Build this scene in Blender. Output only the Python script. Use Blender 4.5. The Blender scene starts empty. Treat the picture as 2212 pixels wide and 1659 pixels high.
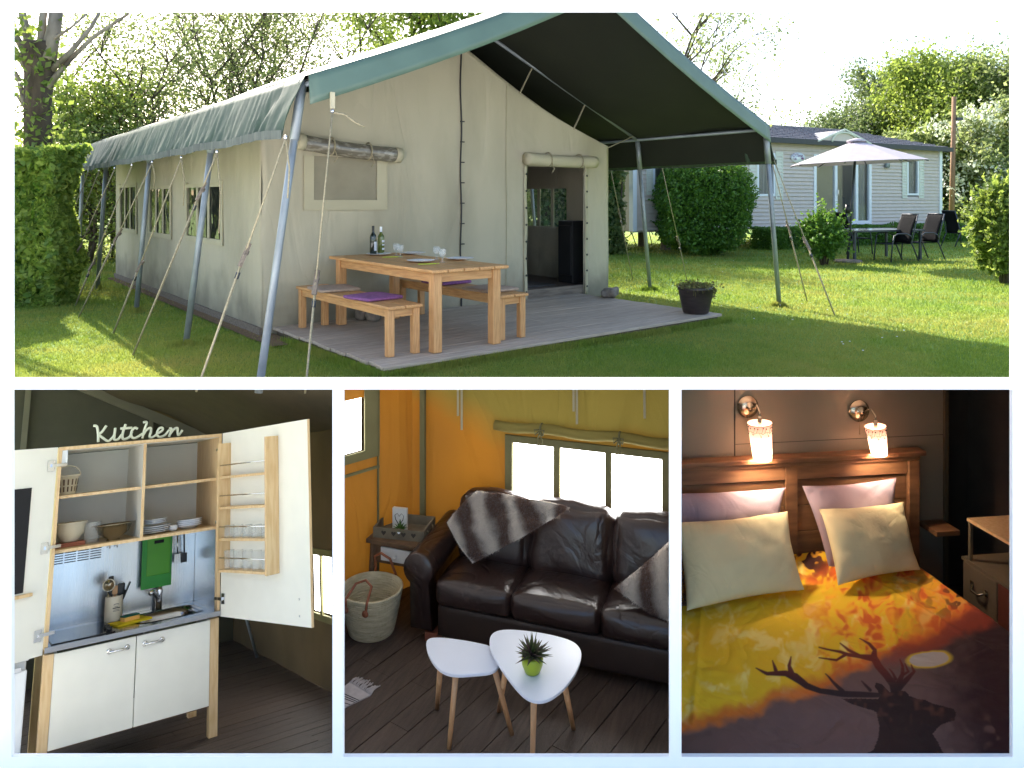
import bpy, math, random
import numpy as np
from mathutils import Vector, Matrix, noise
rnd = random.Random(7)
rng = np.random.default_rng(7)
S = bpy.context.scene
COL = S.collection
PI = math.pi

# ---------------- camera, sky, sun, exposure ----------------
EYE = Vector((0, 0, 1.45))
FX, PX, PY = 1606.0, 1106.0, 430.0
cam_d = bpy.data.cameras.new('camera')
cam_d.sensor_width = 36
cam_d.lens = 36 * FX / 2212
cam_d.shift_y = -(829.5 - PY) / 2212
cam_d.clip_start, cam_d.clip_end = 0.05, 2000
cam = bpy.data.objects.new('camera', cam_d)
cam.location = EYE
cam.rotation_euler = (PI / 2, 0, 0)
COL.objects.link(cam)
S.camera = cam

SUN_DIR = Vector((-0.67, 1.32, 1.0)).normalized()       # towards the sun: behind the tent, a little to the left
w = bpy.data.worlds.new('World')
S.world = w
w.use_nodes = True
wn = w.node_tree
wn.nodes.clear()
sky = wn.nodes.new('ShaderNodeTexSky')
sky.sky_type = 'NISHITA'
sky.sun_disc = False
sky.sun_elevation = math.asin(SUN_DIR.z)
sky.sun_rotation = math.atan2(SUN_DIR.x, SUN_DIR.y)
sky.air_density, sky.dust_density, sky.ozone_density = 1.0, 2.5, 1.0
bg = wn.nodes.new('ShaderNodeBackground')
bg.inputs['Strength'].default_value = 0.13
wo = wn.nodes.new('ShaderNodeOutputWorld')
wn.links.new(sky.outputs[0], bg.inputs[0])
wn.links.new(bg.outputs[0], wo.inputs[0])
sl = bpy.data.lights.new('sun', 'SUN')
sl.energy = 3.4
sl.angle = math.radians(0.53)
sl.color = (1.0, 0.93, 0.82)
sun = bpy.data.objects.new('sun', sl)
sun.rotation_euler = SUN_DIR.to_track_quat('Z', 'Y').to_euler()
sun.location = SUN_DIR * 30
COL.objects.link(sun)
S.view_settings.view_transform = 'Standard'
S.view_settings.look = 'None'
S.view_settings.gamma = 1
S.view_settings.use_curve_mapping = False
S.view_settings.exposure = 1.85
S.cycles.max_bounces = 6
S.cycles.diffuse_bounces = 4
S.cycles.transparent_max_bounces = 12
S.cycles.sample_clamp_indirect = 6
S.cycles.caustics_reflective = S.cycles.caustics_refractive = False

# ---------------- places: each has its own upright axes ----------------
class Fr:
    """A local frame: origin and three orthonormal axes in the world."""
    def __init__(s, o, X, Y, Z):
        s.R = Matrix((Vector(X).normalized(), Vector(Y).normalized(), Vector(Z).normalized())).transposed()
        s.o = Vector(o)
        s.M = Matrix.Translation(s.o) @ s.R.to_4x4()
        s.Ri = s.R.transposed()
    def on(s, x, y, ax, v):
        """the point of the local plane ax = v that the photograph shows at (x, y)"""
        d = s.Ri @ Vector(((x - PX) / FX, 1, -(y - PY) / FX))
        o = s.Ri @ (EYE - s.o)
        i = 'xyz'.index(ax)
        return o + d * ((v - o[i]) / d[i])
W0 = Fr((0, 0, 0), (1, 0, 0), (0, 1, 0), (0, 0, 1))
TF = Fr((-2.66, 7.89, 0), (.7813, .6241, 0), (-.6241, .7813, 0), (0, 0, 1))          # safari tent
HF = Fr((3.29, 20, 0), (.874, .485, 0), (-.485, .874, 0), (0, 0, 1))                  # mobile home
_R = ((.819, .566, -.09), (-.563, .767, -.308), (-.105, .303, .947))
KF = Fr((-2.972, 4.616, -2.24), *_R)                                                    # kitchen
SF = Fr((0, 0, -1.52), (.944, -.329, 0), (.329, .944, 0), (0, 0, 1))                   # living room
BF = Fr((0, 0, -1.52), (.991, .136, 0), (-.136, .991, 0), (0, 0, 1))                   # bedroom
def c4(x, y): return x / 2, y / 2 + 829.5
def c5(x, y): return 725 + x / 2, y / 2 + 829.5
def c6(x, y): return 1462.3 + x / 2, y / 2 + 829.5

# ---------------- materials ----------------
def srgb(*c):
    c = [v / 255 for v in c]
    return tuple(v / 12.92 if v <= .04045 else ((v + .055) / 1.055) ** 2.4 for v in c)
MATS = {}
def mat(name, col, rough=.6, metal=0, var=.12, scale=6, bump=0, bscale=40, col2=None, stretch=None,
        spec=.5, emit=None, estr=0, trans=0, alpha=None, wave=None, attr=None, sheen=0, fac=(.35, .7), crease=None, dirt=None, ovar=0):
    m = bpy.data.materials.new(name)
    m.use_nodes = True
    nt = m.node_tree
    b = nt.nodes['Principled BSDF']
    out = nt.nodes['Material Output']
    L = nt.links.new
    tc = nt.nodes.new('ShaderNodeTexCoord')
    mp = nt.nodes.new('ShaderNodeMapping')
    L(tc.outputs['Object'], mp.inputs[0])
    if stretch: mp.inputs['Scale'].default_value = stretch
    if attr:
        at = nt.nodes.new('ShaderNodeAttribute'); at.attribute_name = attr
        src = at.outputs['Color']
    else:
        n = nt.nodes.new('ShaderNodeTexNoise')
        n.inputs['Scale'].default_value = scale
        n.inputs['Detail'].default_value = 6
        L(mp.outputs[0], n.inputs['Vector'])
        r = nt.nodes.new('ShaderNodeMapRange')
        r.inputs['From Min'].default_value, r.inputs['From Max'].default_value = fac
        L(n.outputs['Fac'], r.inputs['Value'])
        mx = nt.nodes.new('ShaderNodeMix'); mx.data_type = 'RGBA'
        L(r.outputs[0], mx.inputs['Factor'])
        c2 = col2 or tuple(min(1, v * (1 + var)) for v in col)
        c1 = col if col2 else tuple(v * (1 - var) for v in col)
        mx.inputs['A'].default_value = (*c1, 1)
        mx.inputs['B'].default_value = (*c2, 1)
        src = mx.outputs['Result']
    if ovar:
        oi = nt.nodes.new('ShaderNodeObjectInfo'); ra = nt.nodes.new('ShaderNodeMapRange'); ra.inputs['To Min'].default_value = 1 - ovar; ra.inputs['To Max'].default_value = 1 + ovar
        hv = nt.nodes.new('ShaderNodeHueSaturation'); L(oi.outputs['Random'], ra.inputs['Value']); L(ra.outputs[0], hv.inputs['Value']); L(src, hv.inputs['Color']); src = hv.outputs[0]
    L(src, b.inputs['Base Color'])
    b.inputs['Roughness'].default_value = rough
    b.inputs['Metallic'].default_value = metal
    b.inputs['Specular IOR Level'].default_value = spec
    if sheen: b.inputs['Sheen Weight'].default_value = sheen
    if bump:
        n2 = nt.nodes.new('ShaderNodeTexNoise')
        n2.inputs['Scale'].default_value = bscale
        n2.inputs['Detail'].default_value = 4
        L(mp.outputs[0], n2.inputs['Vector'])
        bp = nt.nodes.new('ShaderNodeBump')
        bp.inputs['Strength'].default_value = bump
        bp.inputs['Distance'].default_value = .01
        L(n2.outputs['Fac'], bp.inputs['Height'])
        L(bp.outputs[0], b.inputs['Normal'])
    if crease:
        n3 = nt.nodes.new('ShaderNodeTexNoise'); n3.inputs['Scale'].default_value = crease[0]; n3.inputs['Detail'].default_value = 3; n3.inputs['Distortion'].default_value = 1.2
        L(mp.outputs[0], n3.inputs['Vector'])
        r3 = nt.nodes.new('ShaderNodeMath'); r3.operation = 'SUBTRACT'; r3.inputs[1].default_value = .5; L(n3.outputs['Fac'], r3.inputs[0])
        r4 = nt.nodes.new('ShaderNodeMath'); r4.operation = 'ABSOLUTE'; L(r3.outputs[0], r4.inputs[0])
        r5 = nt.nodes.new('ShaderNodeMapRange'); r5.inputs['From Max'].default_value = .10; L(r4.outputs[0], r5.inputs['Value'])
        b3 = nt.nodes.new('ShaderNodeBump'); b3.inputs['Strength'].default_value = .7; b3.inputs['Distance'].default_value = crease[1]
        L(r5.outputs[0], b3.inputs['Height'])
        if b.inputs['Normal'].is_linked: L(b.inputs['Normal'].links[0].from_socket, b3.inputs['Normal'])
        L(b3.outputs[0], b.inputs['Normal'])
    if dirt:
        sx = nt.nodes.new('ShaderNodeSeparateXYZ'); L(tc.outputs['Object'], sx.inputs[0])
        n4 = nt.nodes.new('ShaderNodeTexNoise'); n4.inputs['Scale'].default_value = 2.5; n4.inputs['Detail'].default_value = 8; L(tc.outputs['Object'], n4.inputs['Vector'])
        ad = nt.nodes.new('ShaderNodeMath'); ad.operation = 'MULTIPLY_ADD'; ad.inputs[1].default_value = -.9; L(n4.outputs['Fac'], ad.inputs[0]); L(sx.outputs['Z'], ad.inputs[2])
        mr = nt.nodes.new('ShaderNodeMapRange'); mr.inputs['From Min'].default_value = .12; mr.inputs['From Max'].default_value = -.42; mr.inputs['To Max'].default_value = .7; L(ad.outputs[0], mr.inputs['Value'])
        md = nt.nodes.new('ShaderNodeMix'); md.data_type = 'RGBA'; md.inputs['B'].default_value = (*dirt, 1)
        L(mr.outputs[0], md.inputs['Factor']); L(src, md.inputs['A']); src = md.outputs['Result']; L(src, b.inputs['Base Color'])
    if emit:
        b.inputs['Emission Color'].default_value = (*emit, 1)
        b.inputs['Emission Strength'].default_value = estr
    sh = b.outputs[0]
    if trans:
        t = nt.nodes.new('ShaderNodeBsdfTranslucent')
        L(src, t.inputs['Color'])
        ms = nt.nodes.new('ShaderNodeMixShader')
        ms.inputs[0].default_value = trans
        L(sh, ms.inputs[1]); L(t.outputs[0], ms.inputs[2])
        sh = ms.outputs[0]
    if alpha is not None:
        t = nt.nodes.new('ShaderNodeBsdfTransparent')
        ms = nt.nodes.new('ShaderNodeMixShader')
        ms.inputs[0].default_value = alpha
        L(t.outputs[0], ms.inputs[1]); L(sh, ms.inputs[2])
        sh = ms.outputs[0]
    L(sh, out.inputs['Surface'])
    MATS[name] = m
    return m
def leafmat(name, c1, c2, trans=.45, c3=None):
    m = bpy.data.materials.new(name)
    m.use_nodes = True
    nt = m.node_tree; L = nt.links.new
    b = nt.nodes['Principled BSDF']; out = nt.nodes['Material Output']
    g = nt.nodes.new('ShaderNodeNewGeometry')
    mx = nt.nodes.new('ShaderNodeMix'); mx.data_type = 'RGBA'
    L(g.outputs['Random Per Island'], mx.inputs['Factor'])
    mx.inputs['A'].default_value = (*c1, 1); mx.inputs['B'].default_value = (*c2, 1)
    L(mx.outputs['Result'], b.inputs['Base Color'])
    b.inputs['Roughness'].default_value = .5
    t = nt.nodes.new('ShaderNodeBsdfTranslucent')
    hs = nt.nodes.new('ShaderNodeHueSaturation')
    hs.inputs['Hue'].default_value = .48; hs.inputs['Value'].default_value = 1.6
    L(mx.outputs['Result'], hs.inputs['Color']); L(hs.outputs[0], t.inputs['Color'])
    ms = nt.nodes.new('ShaderNodeMixShader'); ms.inputs[0].default_value = trans
    L(b.outputs[0], ms.inputs[1]); L(t.outputs[0], ms.inputs[2]); L(ms.outputs[0], out.inputs['Surface'])
    MATS[name] = m
    return m
M = MATS
mat('white_plaster', (.93, .93, .93), .8, var=.015)
mat('earth', (.12, .09, .06), .95)
mat('pale_stone', (.84, .82, .78), .9, var=.08, scale=2)
mat('canvas', srgb(182, 174, 146), .9, var=.07, scale=1.6, bump=.25, bscale=220)
mat('canvas_stained', srgb(184, 176, 152), .9, col2=srgb(160, 152, 130), scale=1.3, stretch=(1, 1, .35), bump=.25, bscale=200, fac=(.45, .75), crease=(1.1, .012), dirt=srgb(104, 98, 84))
mat('canvas_dark', srgb(74, 64, 44), .95, var=.1, bump=.2, bscale=200)
mat('canvas_inside', srgb(92, 76, 50), .95, var=.12, scale=3, bump=.2, bscale=120)
mat('fly_green', srgb(82, 104, 90), .42, var=.08, scale=3, bump=.08, bscale=12, spec=.6)
mat('valance_green', srgb(68, 84, 68), .6, var=.12, scale=3, spec=.25)
mat('fly_hem', srgb(92, 98, 92), .7)
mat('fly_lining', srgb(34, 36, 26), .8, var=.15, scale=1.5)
mat('steel_pipe', srgb(140, 148, 152), .5, .45, var=.15, scale=5)
mat('chrome', (.75, .75, .75), .15, 1, var=.05)
mat('rope', srgb(160, 150, 122), .9, var=.2, scale=60, bump=.4, bscale=200)
mat('black_plastic', (.02, .02, .02), .45)
mat('pine', srgb(208, 158, 102), .5, col2=srgb(186, 134, 82), scale=5, stretch=(14, 1.2, 14), bump=.1, bscale=20, fac=(.4, .62), ovar=.08)
mat('pine_x', srgb(208, 158, 102), .5, col2=srgb(186, 134, 82), scale=5, stretch=(1.2, 14, 14), bump=.1, bscale=20, fac=(.4, .62))
mat('pine_z', srgb(210, 160, 106), .5, col2=srgb(190, 138, 86), scale=5, stretch=(14, 14, 1.2), bump=.1, bscale=20, fac=(.4, .62), ovar=.06)
mat('deck_wood', srgb(186, 170, 152), .8, col2=srgb(156, 142, 126), scale=4, stretch=(1, 14, 14), bump=.4, bscale=25, fac=(.35, .7), ovar=.09)
mat('grey_wood', srgb(128, 116, 102), .85, col2=srgb(92, 82, 72), scale=5, stretch=(1, 10, 10), bump=.3)
mat('soil', srgb(120, 96, 66), .95, col2=srgb(86, 66, 44), scale=30, bump=.8, bscale=60)
mat('stone', srgb(140, 130, 118), .9, col2=srgb(100, 92, 84), scale=12, bump=.8, bscale=30)
mat('bottle_dark', (.012, .02, .012), .08, spec=.8)
mat('bottle_green', (.10, .13, .015), .1, spec=.8)
mat('paper_label', (.75, .74, .8), .7)
mat('porcelain', (.82, .85, .9), .2, spec=.6)
mat('lime', srgb(190, 220, 30), .4)
mat('cushion_purple', srgb(134, 84, 132), .9, var=.2, scale=30, bump=.5, bscale=60)
mat('cushion_beige', srgb(168, 146, 126), .9, var=.12, scale=30, bump=.5, bscale=60)
mat('pot_glaze', srgb(62, 52, 50), .35, col2=srgb(40, 32, 32), scale=6, bump=.2, stretch=(1, 1, 6))
mat('dry_plant', srgb(120, 126, 66), .9, col2=srgb(92, 70, 44), scale=30)
mat('siding', srgb(204, 192, 182), .6, var=.04, ovar=.03)
mat('white_pvc', (.78, .82, .86), .35, var=.02)
mat('shutter', srgb(212, 214, 200), .5, var=.02)
mat('roof_tile', srgb(118, 114, 120), .6, col2=srgb(92, 90, 98), scale=8)
mat('roof_trim', srgb(52, 54, 58), .5)
mat('curtain', srgb(196, 196, 180), .9, stretch=(20, 20, .3), scale=3, col2=srgb(150, 150, 136))
mat('interior_dark', srgb(60, 54, 48), .9)
mat('parasol', srgb(196, 188, 196), .8, var=.05, trans=.25)
mat('anthracite', srgb(66, 70, 78), .45, .3)
mat('sling', (.014, .014, .016), .9, spec=.08)
mat('table_glass', (.20, .24, .26), .08, spec=.9)
mat('bark', srgb(92, 80, 66), .95, col2=srgb(58, 48, 38), scale=10, stretch=(1, 1, .3), bump=1, bscale=20)
mat('bark_grey', srgb(150, 142, 128), .95, col2=srgb(96, 88, 78), scale=6, stretch=(1, 1, .4), bump=.6, bscale=20)
mat('pole_wood', srgb(158, 124, 96), .9, col2=srgb(124, 96, 72), stretch=(6, 6, .6))
def glassmat(name, tint, alpha):
    m = mat(name, tint, .04, spec=1, alpha=alpha, var=0)
    return m
glassmat('glass', (.8, .85, .85), .16)
glassmat('vinyl', (.02, .024, .02), .96)
mat('vinyl_roll', srgb(112, 106, 92), .22, col2=srgb(150, 144, 130), scale=9, spec=.8, stretch=(1, 3, 3), fac=(.5, .6))
glassmat('home_glass', (.10, .12, .13), .22)
mat('mesh_screen', srgb(150, 142, 120), .9, var=.08, scale=5, alpha=.93)
mat('beech', srgb(226, 196, 150), .5, col2=srgb(214, 178, 128), scale=4, stretch=(12, 12, 1.5), fac=(.4, .65))
mat('melamine', srgb(240, 238, 226), .4, var=.02)
mat('brushed_steel', (.62, .62, .60), .24, 1, scale=4, stretch=(1, 1, .1), col2=(.5, .5, .48), bump=.05, bscale=80)
mat('counter_steel', (.35, .35, .36), .18, 1, var=.06)
mat('hob_glass', (.012, .012, .014), .12, spec=.35)
mat('dark_floor', srgb(96, 80, 70), .5, col2=srgb(62, 52, 46), scale=4, stretch=(10, 1, 10), bump=.5, bscale=30, fac=(.3, .75), ovar=.14)
mat('dark_floor_x', srgb(80, 66, 58), .55, col2=srgb(50, 41, 36), scale=4, stretch=(1, 10, 10), bump=.5, bscale=30, fac=(.3, .75), ovar=.14)
mat('green_board', srgb(40, 150, 45), .4, var=.03)
mat('green_board_light', srgb(78, 160, 28), .4, var=.03)
mat('cream_plastic', srgb(222, 214, 190), .35, var=.03)
mat('white_plastic', srgb(220, 222, 222), .3, var=.02)
mat('cream_pot', srgb(226, 218, 196), .3, var=.03)
mat('print_ink', (.05, .05, .06), .8)
mat('yellow_cloth', srgb(224, 196, 20), .8)
mat('sponge_green', srgb(10, 84, 70), .95, bump=.5)
mat('sponge_yellow', srgb(232, 180, 96), .95, bump=.5)
mat('coral_wood', srgb(150, 86, 62), .7)
mat('chalk', (.012, .012, .014), .8)
mat('sign_paint', srgb(214, 220, 200), .6, var=.03)
mat('tent_backlit', (1, 1, 1), .95, attr='backlit_tone', bump=.2, bscale=160, stretch=(1, 1, .4), crease=(1.3, .025))
mat('tent_olive', srgb(150, 136, 72), .95, col2=srgb(134, 118, 58), scale=2, bump=.2, bscale=160, trans=.2)
mat('olive_band', srgb(116, 112, 76), .95, var=.06)
mat('leather', srgb(50, 34, 30), .28, col2=srgb(40, 27, 24), scale=5, bump=.3, bscale=14, spec=.65, crease=(3, .004))
mat('leather_flat', srgb(52, 39, 33), .42, var=.08, scale=5, bump=.12, bscale=30)
mat('wicker', srgb(222, 210, 176), .85, col2=srgb(190, 176, 138), scale=14, stretch=(1, 1, 4), bump=.8, bscale=60)
mat('tan_leather', srgb(150, 88, 58), .5)
mat('old_wood', srgb(110, 84, 58), .8, col2=srgb(78, 58, 40), scale=8)
mat('old_wood_grey', srgb(128, 118, 96), .85, col2=srgb(98, 90, 74), scale=8)
mat('white_drawer', srgb(214, 214, 210), .6, var=.04)
mat('table_white', (.80, .84, .92), .3, var=.01)
mat('leg_wood', srgb(216, 172, 128), .5, col2=srgb(200, 150, 104), scale=4, stretch=(8, 8, 1))
mat('lime_pot', srgb(160, 176, 40), .3)
mat('rug', srgb(200, 192, 190), .95, var=.08, scale=40)
mat('rug_stripe', srgb(60, 56, 62), .95)
mat('wall_board', srgb(118, 114, 98), .7, var=.03, scale=3)
mat('gable_canvas', srgb(80, 78, 64), .95, var=.05)
mat('beam_paint', srgb(112, 108, 90), .8, var=.05)
mat('dark_seam', (.02, .018, .015), .9)
mat('bed_pine', srgb(124, 90, 60), .5, col2=srgb(94, 66, 44), scale=3, stretch=(1.2, 8, 8), fac=(.35, .7), bump=.1)
mat('pillow_cream', srgb(216, 204, 160), .9, var=.03, bump=.1, bscale=300, crease=(2.2, .004))
mat('pillow_lilac', srgb(158, 142, 152), .9, var=.03, bump=.1, bscale=300, crease=(2.2, .004))
mat('lamp_metal', srgb(176, 168, 148), .22, .95, var=.05)
mat('lamp_shade', srgb(236, 196, 180), .9, var=.02, emit=(1, .72, .56), estr=.02, trans=.14)
mat('bulb', (1, 1, 1), .5, emit=(1, .85, .66), estr=30)
mat('daylight_pane', (1, 1, 1), .5, emit=(1, 1, 1), estr=5.0)
mat('duvet_print', (1, 1, 1), .9, attr='print', bump=.08, bscale=300, crease=(1.6, .010))
mat('cupboard', srgb(98, 86, 66), .8)
mat('cupboard_red', srgb(96, 44, 26), .8)
def furmat():
    m = mat('fur', srgb(176, 160, 148), .9, bump=.8, bscale=60, sheen=.4)
    nt = m.node_tree
    wv = nt.nodes.new('ShaderNodeTexWave'); wv.inputs['Scale'].default_value = 1.5; wv.inputs['Distortion'].default_value = 1.6
    wv.inputs['Detail'].default_value = 3; wv.inputs['Detail Scale'].default_value = 4
    tc = nt.nodes.new('ShaderNodeTexCoord'); mp = nt.nodes.new('ShaderNodeMapping'); mp.inputs['Rotation'].default_value = (0, .5, .2)
    nt.links.new(tc.outputs['Object'], mp.inputs[0]); nt.links.new(mp.outputs[0], wv.inputs[0])
    cr = nt.nodes.new('ShaderNodeValToRGB')
    cr.color_ramp.elements[0].color = (*srgb(104, 74, 58), 1); cr.color_ramp.elements[0].position = .15
    cr.color_ramp.elements[1].color = (*srgb(226, 214, 200), 1); cr.color_ramp.elements[1].position = .95
    nt.links.new(wv.outputs[0], cr.inputs[0])
    nt.links.new(cr.outputs[0], nt.nodes['Principled BSDF'].inputs['Base Color'])
furmat()
tm = MATS['tent_backlit'].node_tree; _a = next(n for n in tm.nodes if n.type == 'ATTRIBUTE')
tm.links.new(_a.outputs['Color'], tm.nodes['Principled BSDF'].inputs['Emission Color']); tm.nodes['Principled BSDF'].inputs['Emission Strength'].default_value = .075   # emission imitates sun coming through the thin canvas
leafmat('leaf_hedge', (.11, .21, .03), (.32, .42, .08), .5)
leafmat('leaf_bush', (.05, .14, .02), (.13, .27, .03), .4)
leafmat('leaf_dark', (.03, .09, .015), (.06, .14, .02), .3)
leafmat('leaf_tree', (.10, .15, .05), (.24, .30, .11), .62)
leafmat('leaf_bright', (.10, .17, .025), (.22, .30, .06), .55)
leafmat('leaf_far', (.07, .12, .04), (.15, .2, .08), .45)
leafmat('blossom', (.35, .42, .25), (.75, .78, .68), .3)
leafmat('succulent', (.09, .05, .05), (.09, .13, .04), .15)
leafmat('succulent_green', (.04, .10, .02), (.08, .18, .03), .15)
leafmat('grass_blade', (.10, .19, .02), (.20, .29, .045), .5)

nt_ = M['grass_blade'].node_tree; mx_ = next(n for n in nt_.nodes if n.type == 'MIX')
tc_ = nt_.nodes.new('ShaderNodeTexCoord'); nn_ = nt_.nodes.new('ShaderNodeTexNoise'); nn_.inputs['Scale'].default_value = .55; nn_.inputs['Detail'].default_value = 8; nn_.inputs['Roughness'].default_value = .65
nt_.links.new(tc_.outputs['Object'], nn_.inputs['Vector'])
mr_ = nt_.nodes.new('ShaderNodeMapRange'); mr_.inputs['From Min'].default_value = .42; mr_.inputs['From Max'].default_value = .68; nt_.links.new(nn_.outputs['Fac'], mr_.inputs['Value'])
m2_ = nt_.nodes.new('ShaderNodeMix'); m2_.data_type = 'RGBA'; m2_.inputs['B'].default_value = (.30, .29, .07, 1)
nt_.links.new(mr_.outputs[0], m2_.inputs['Factor'])
for l_ in list(mx_.outputs['Result'].links): nt_.links.new(m2_.outputs['Result'], l_.to_socket)
nt_.links.new(mx_.outputs['Result'], m2_.inputs['A'])

# ---------------- mesh building ----------------
class MB:
    def __init__(s): s.v = []; s.f = []; s.mi = []; s.sm = []
    def add(s, vs, fs, mi=0, smooth=False):
        o = len(s.v)
        s.v += [tuple(p) for p in vs]
        s.f += [tuple(i + o for i in f) for f in fs]
        s.mi += [mi] * len(fs); s.sm += [smooth] * len(fs)
        return s
    def box(s, x0, x1, y0, y1, z0, z1, mi=0):
        v = [(x, y, z) for z in (z0, z1) for y in (y0, y1) for x in (x0, x1)]
        return s.add(v, [(0, 2, 3, 1), (4, 5, 7, 6), (0, 1, 5, 4), (2, 6, 7, 3), (0, 4, 6, 2), (1, 3, 7, 5)], mi)
    def hexa(s, b, t, mi=0):
        """solid between two quads"""
        return s.add(list(b) + list(t), [(3, 2, 1, 0), (4, 5, 6, 7), (0, 1, 5, 4), (1, 2, 6, 5), (2, 3, 7, 6), (3, 0, 4, 7)], mi)
    def beam(s, a, b, w, h=None, up=(0, 0, 1), mi=0):
        a, b = Vector(a), Vector(b); h = h or w
        d = (b - a).normalized(); sx = d.cross(Vector(up))
        if sx.length < 1e-4: sx = Vector((1, 0, 0))
        sx.normalize(); sy = sx.cross(d)
        q = [(sx * i * w / 2 + sy * j * h / 2) for i, j in ((-1, -1), (1, -1), (1, 1), (-1, 1))]
        return s.hexa([a + k for k in q], [b + k for k in q], mi)
    def tube(s, pts, r, n=8, mi=0, flat=None, caps=True):
        pts = [Vector(p) for p in pts]
        if len(pts) < 2: return s
        rs = r if isinstance(r, (list, tuple)) else [r] * len(pts)
        vs, fs = [], []
        d0 = (pts[1] - pts[0]).normalized()
        u = d0.orthogonal().normalized()
        for i, p in enumerate(pts):
            d = (pts[min(i + 1, len(pts) - 1)] - pts[max(i - 1, 0)]).normalized()
            u = (u - d * u.dot(d))
            u = u.normalized() if u.length > 1e-6 else d.orthogonal().normalized()
            k = d.cross(u)
            for j in range(n):
                a = 2 * PI * j / n
                vs.append(p + (u * math.cos(a) + k * math.sin(a)) * rs[i])
        for i in range(len(pts) - 1):
            for j in range(n):
                fs.append((i * n + j, i * n + (j + 1) % n, (i + 1) * n + (j + 1) % n, (i + 1) * n + j))
        if caps:
            fs.append(tuple(range(n))[::-1]); fs.append(tuple(range((len(pts) - 1) * n, len(pts) * n)))
        return s.add(vs, fs, mi, True)
    def lathe(s, prof, n=20, c=(0, 0, 0), mi=0, axis=None):
        """prof: (r, z) pairs, closed where r = 0"""
        Rm = Vector((0, 0, 1)).rotation_difference(Vector(axis)).to_matrix() if axis else None
        vs, fs = [], []
        for r, z in prof:
            for j in range(n):
                a = 2 * PI * j / n
                p = Vector((r * math.cos(a), r * math.sin(a), z))
                if Rm: p = Rm @ p
                vs.append(p + Vector(c))
        for i in range(len(prof) - 1):
            for j in range(n):
                fs.append((i * n + j, i * n + (j + 1) % n, (i + 1) * n + (j + 1) % n, (i + 1) * n + j))
        return s.add(vs, fs, mi, True)
    def prism(s, poly, f0, f1, mi=0):
        n = len(poly)
        vs = [f0(p) for p in poly] + [f1(p) for p in poly]
        fs = [tuple(range(n))[::-1], tuple(range(n, 2 * n))] + [(i, (i + 1) % n, n + (i + 1) % n, n + i) for i in range(n)]
        return s.add(vs, fs, mi)
    def sheet(s, fn, us, vs_, mi=0, hole=None, smooth=True):
        pts = [fn(u, v) for v in vs_ for u in us]
        nu = len(us); fs = []
        for j in range(len(vs_) - 1):
            for i in range(nu - 1):
                if hole and hole((us[i] + us[i + 1]) / 2, (vs_[j] + vs_[j + 1]) / 2): continue
                fs.append((j * nu + i, j * nu + i + 1, (j + 1) * nu + i + 1, (j + 1) * nu + i))
        return s.add(pts, fs, mi, smooth)
    def rbox(s, c, half, r, puff=0, n=8, wr=0, mi=0, rot=None):
        c = Vector(c); vs = {}; fs = []; out = []
        def P(p):
            q = []
            for i in range(3):
                q.append(p[i] * half[i])
            k = Vector([max(-(half[i] - r), min(half[i] - r, q[i])) for i in range(3)])
            d = Vector(q) - k
            if d.length > 1e-9: k = k + d.normalized() * min(r, d.length * 1.0 if d.length < r else r)
            for i in range(3):
                if abs(p[i]) > .999:
                    o1, o2 = [j for j in range(3) if j != i]
                    k[i] += math.copysign(puff * (1 - p[o1] ** 2) * (1 - p[o2] ** 2), p[i])
            if wr:
                k += noise.noise_vector(k * 7 + c * 3) * wr
            if rot is not None: k = rot @ k
            return c + k
        g = [math.sin((-1 + 2 * i / n) * PI / 2) for i in range(n + 1)]
        for ax in range(3):
            for sg in (-1, 1):
                o1, o2 = [(1, 2), (2, 0), (0, 1)][ax]
                idx = []
                for a in g:
                    row = []
                    for b in g:
                        p = [0, 0, 0]; p[ax] = sg; p[o1] = a; p[o2] = b
                        key = tuple(round(t, 5) for t in p)
                        if key not in vs: vs[key] = len(out); out.append(P(p))
                        row.append(vs[key])
                    idx.append(row)
                for i in range(n):
                    for j in range(n):
                        f = (idx[i][j], idx[i + 1][j], idx[i + 1][j + 1], idx[i][j + 1])
                        fs.append(f if sg > 0 else f[::-1])
        return s.add(out, fs, mi, True)
    def build(s, name, mats, parent=None, bevel=0, solid=0, fr=None, kind=None, label=None):
        me = bpy.data.meshes.new(name)
        me.from_pydata(s.v, [], s.f)
        for m_ in (mats if isinstance(mats, (list, tuple)) else [mats]):
            me.materials.append(M[m_])
        if len(set(s.mi)) > 1: me.polygons.foreach_set('material_index', s.mi)
        me.polygons.foreach_set('use_smooth', s.sm)
        me.update()
        o = bpy.data.objects.new(name, me)
        COL.objects.link(o)
        if parent is not None: o.parent = parent
        elif fr is not None: o.matrix_world = fr.M
        if solid:
            m = o.modifiers.new('s', 'SOLIDIFY'); m.thickness = solid; m.offset = 0
        if bevel:
            m = o.modifiers.new('b', 'BEVEL'); m.width = bevel; m.segments = 2; m.limit_method = 'ANGLE'
        if kind: o['kind'] = kind
        if label: o['label'] = label
        return o
def npmesh(name, V, Fq, m, parent=None, fr=None, smooth=False, k=4):
    me = bpy.data.meshes.new(name)
    nv, nf = len(V), len(Fq)
    me.vertices.add(nv); me.vertices.foreach_set('co', np.asarray(V, np.float32).ravel())
    me.loops.add(nf * k); me.loops.foreach_set('vertex_index', np.asarray(Fq, np.int32).ravel())
    me.polygons.add(nf)
    me.polygons.foreach_set('loop_start', np.arange(0, nf * k, k, dtype=np.int32))
    me.polygons.foreach_set('loop_total', np.full(nf, k, np.int32))
    if smooth: me.polygons.foreach_set('use_smooth', np.ones(nf, bool))
    me.update(); me.validate()
    me.materials.append(M[m])
    o = bpy.data.objects.new(name, me); COL.objects.link(o)
    if parent is not None: o.parent = parent
    elif fr is not None: o.matrix_world = fr.M
    return o
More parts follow.
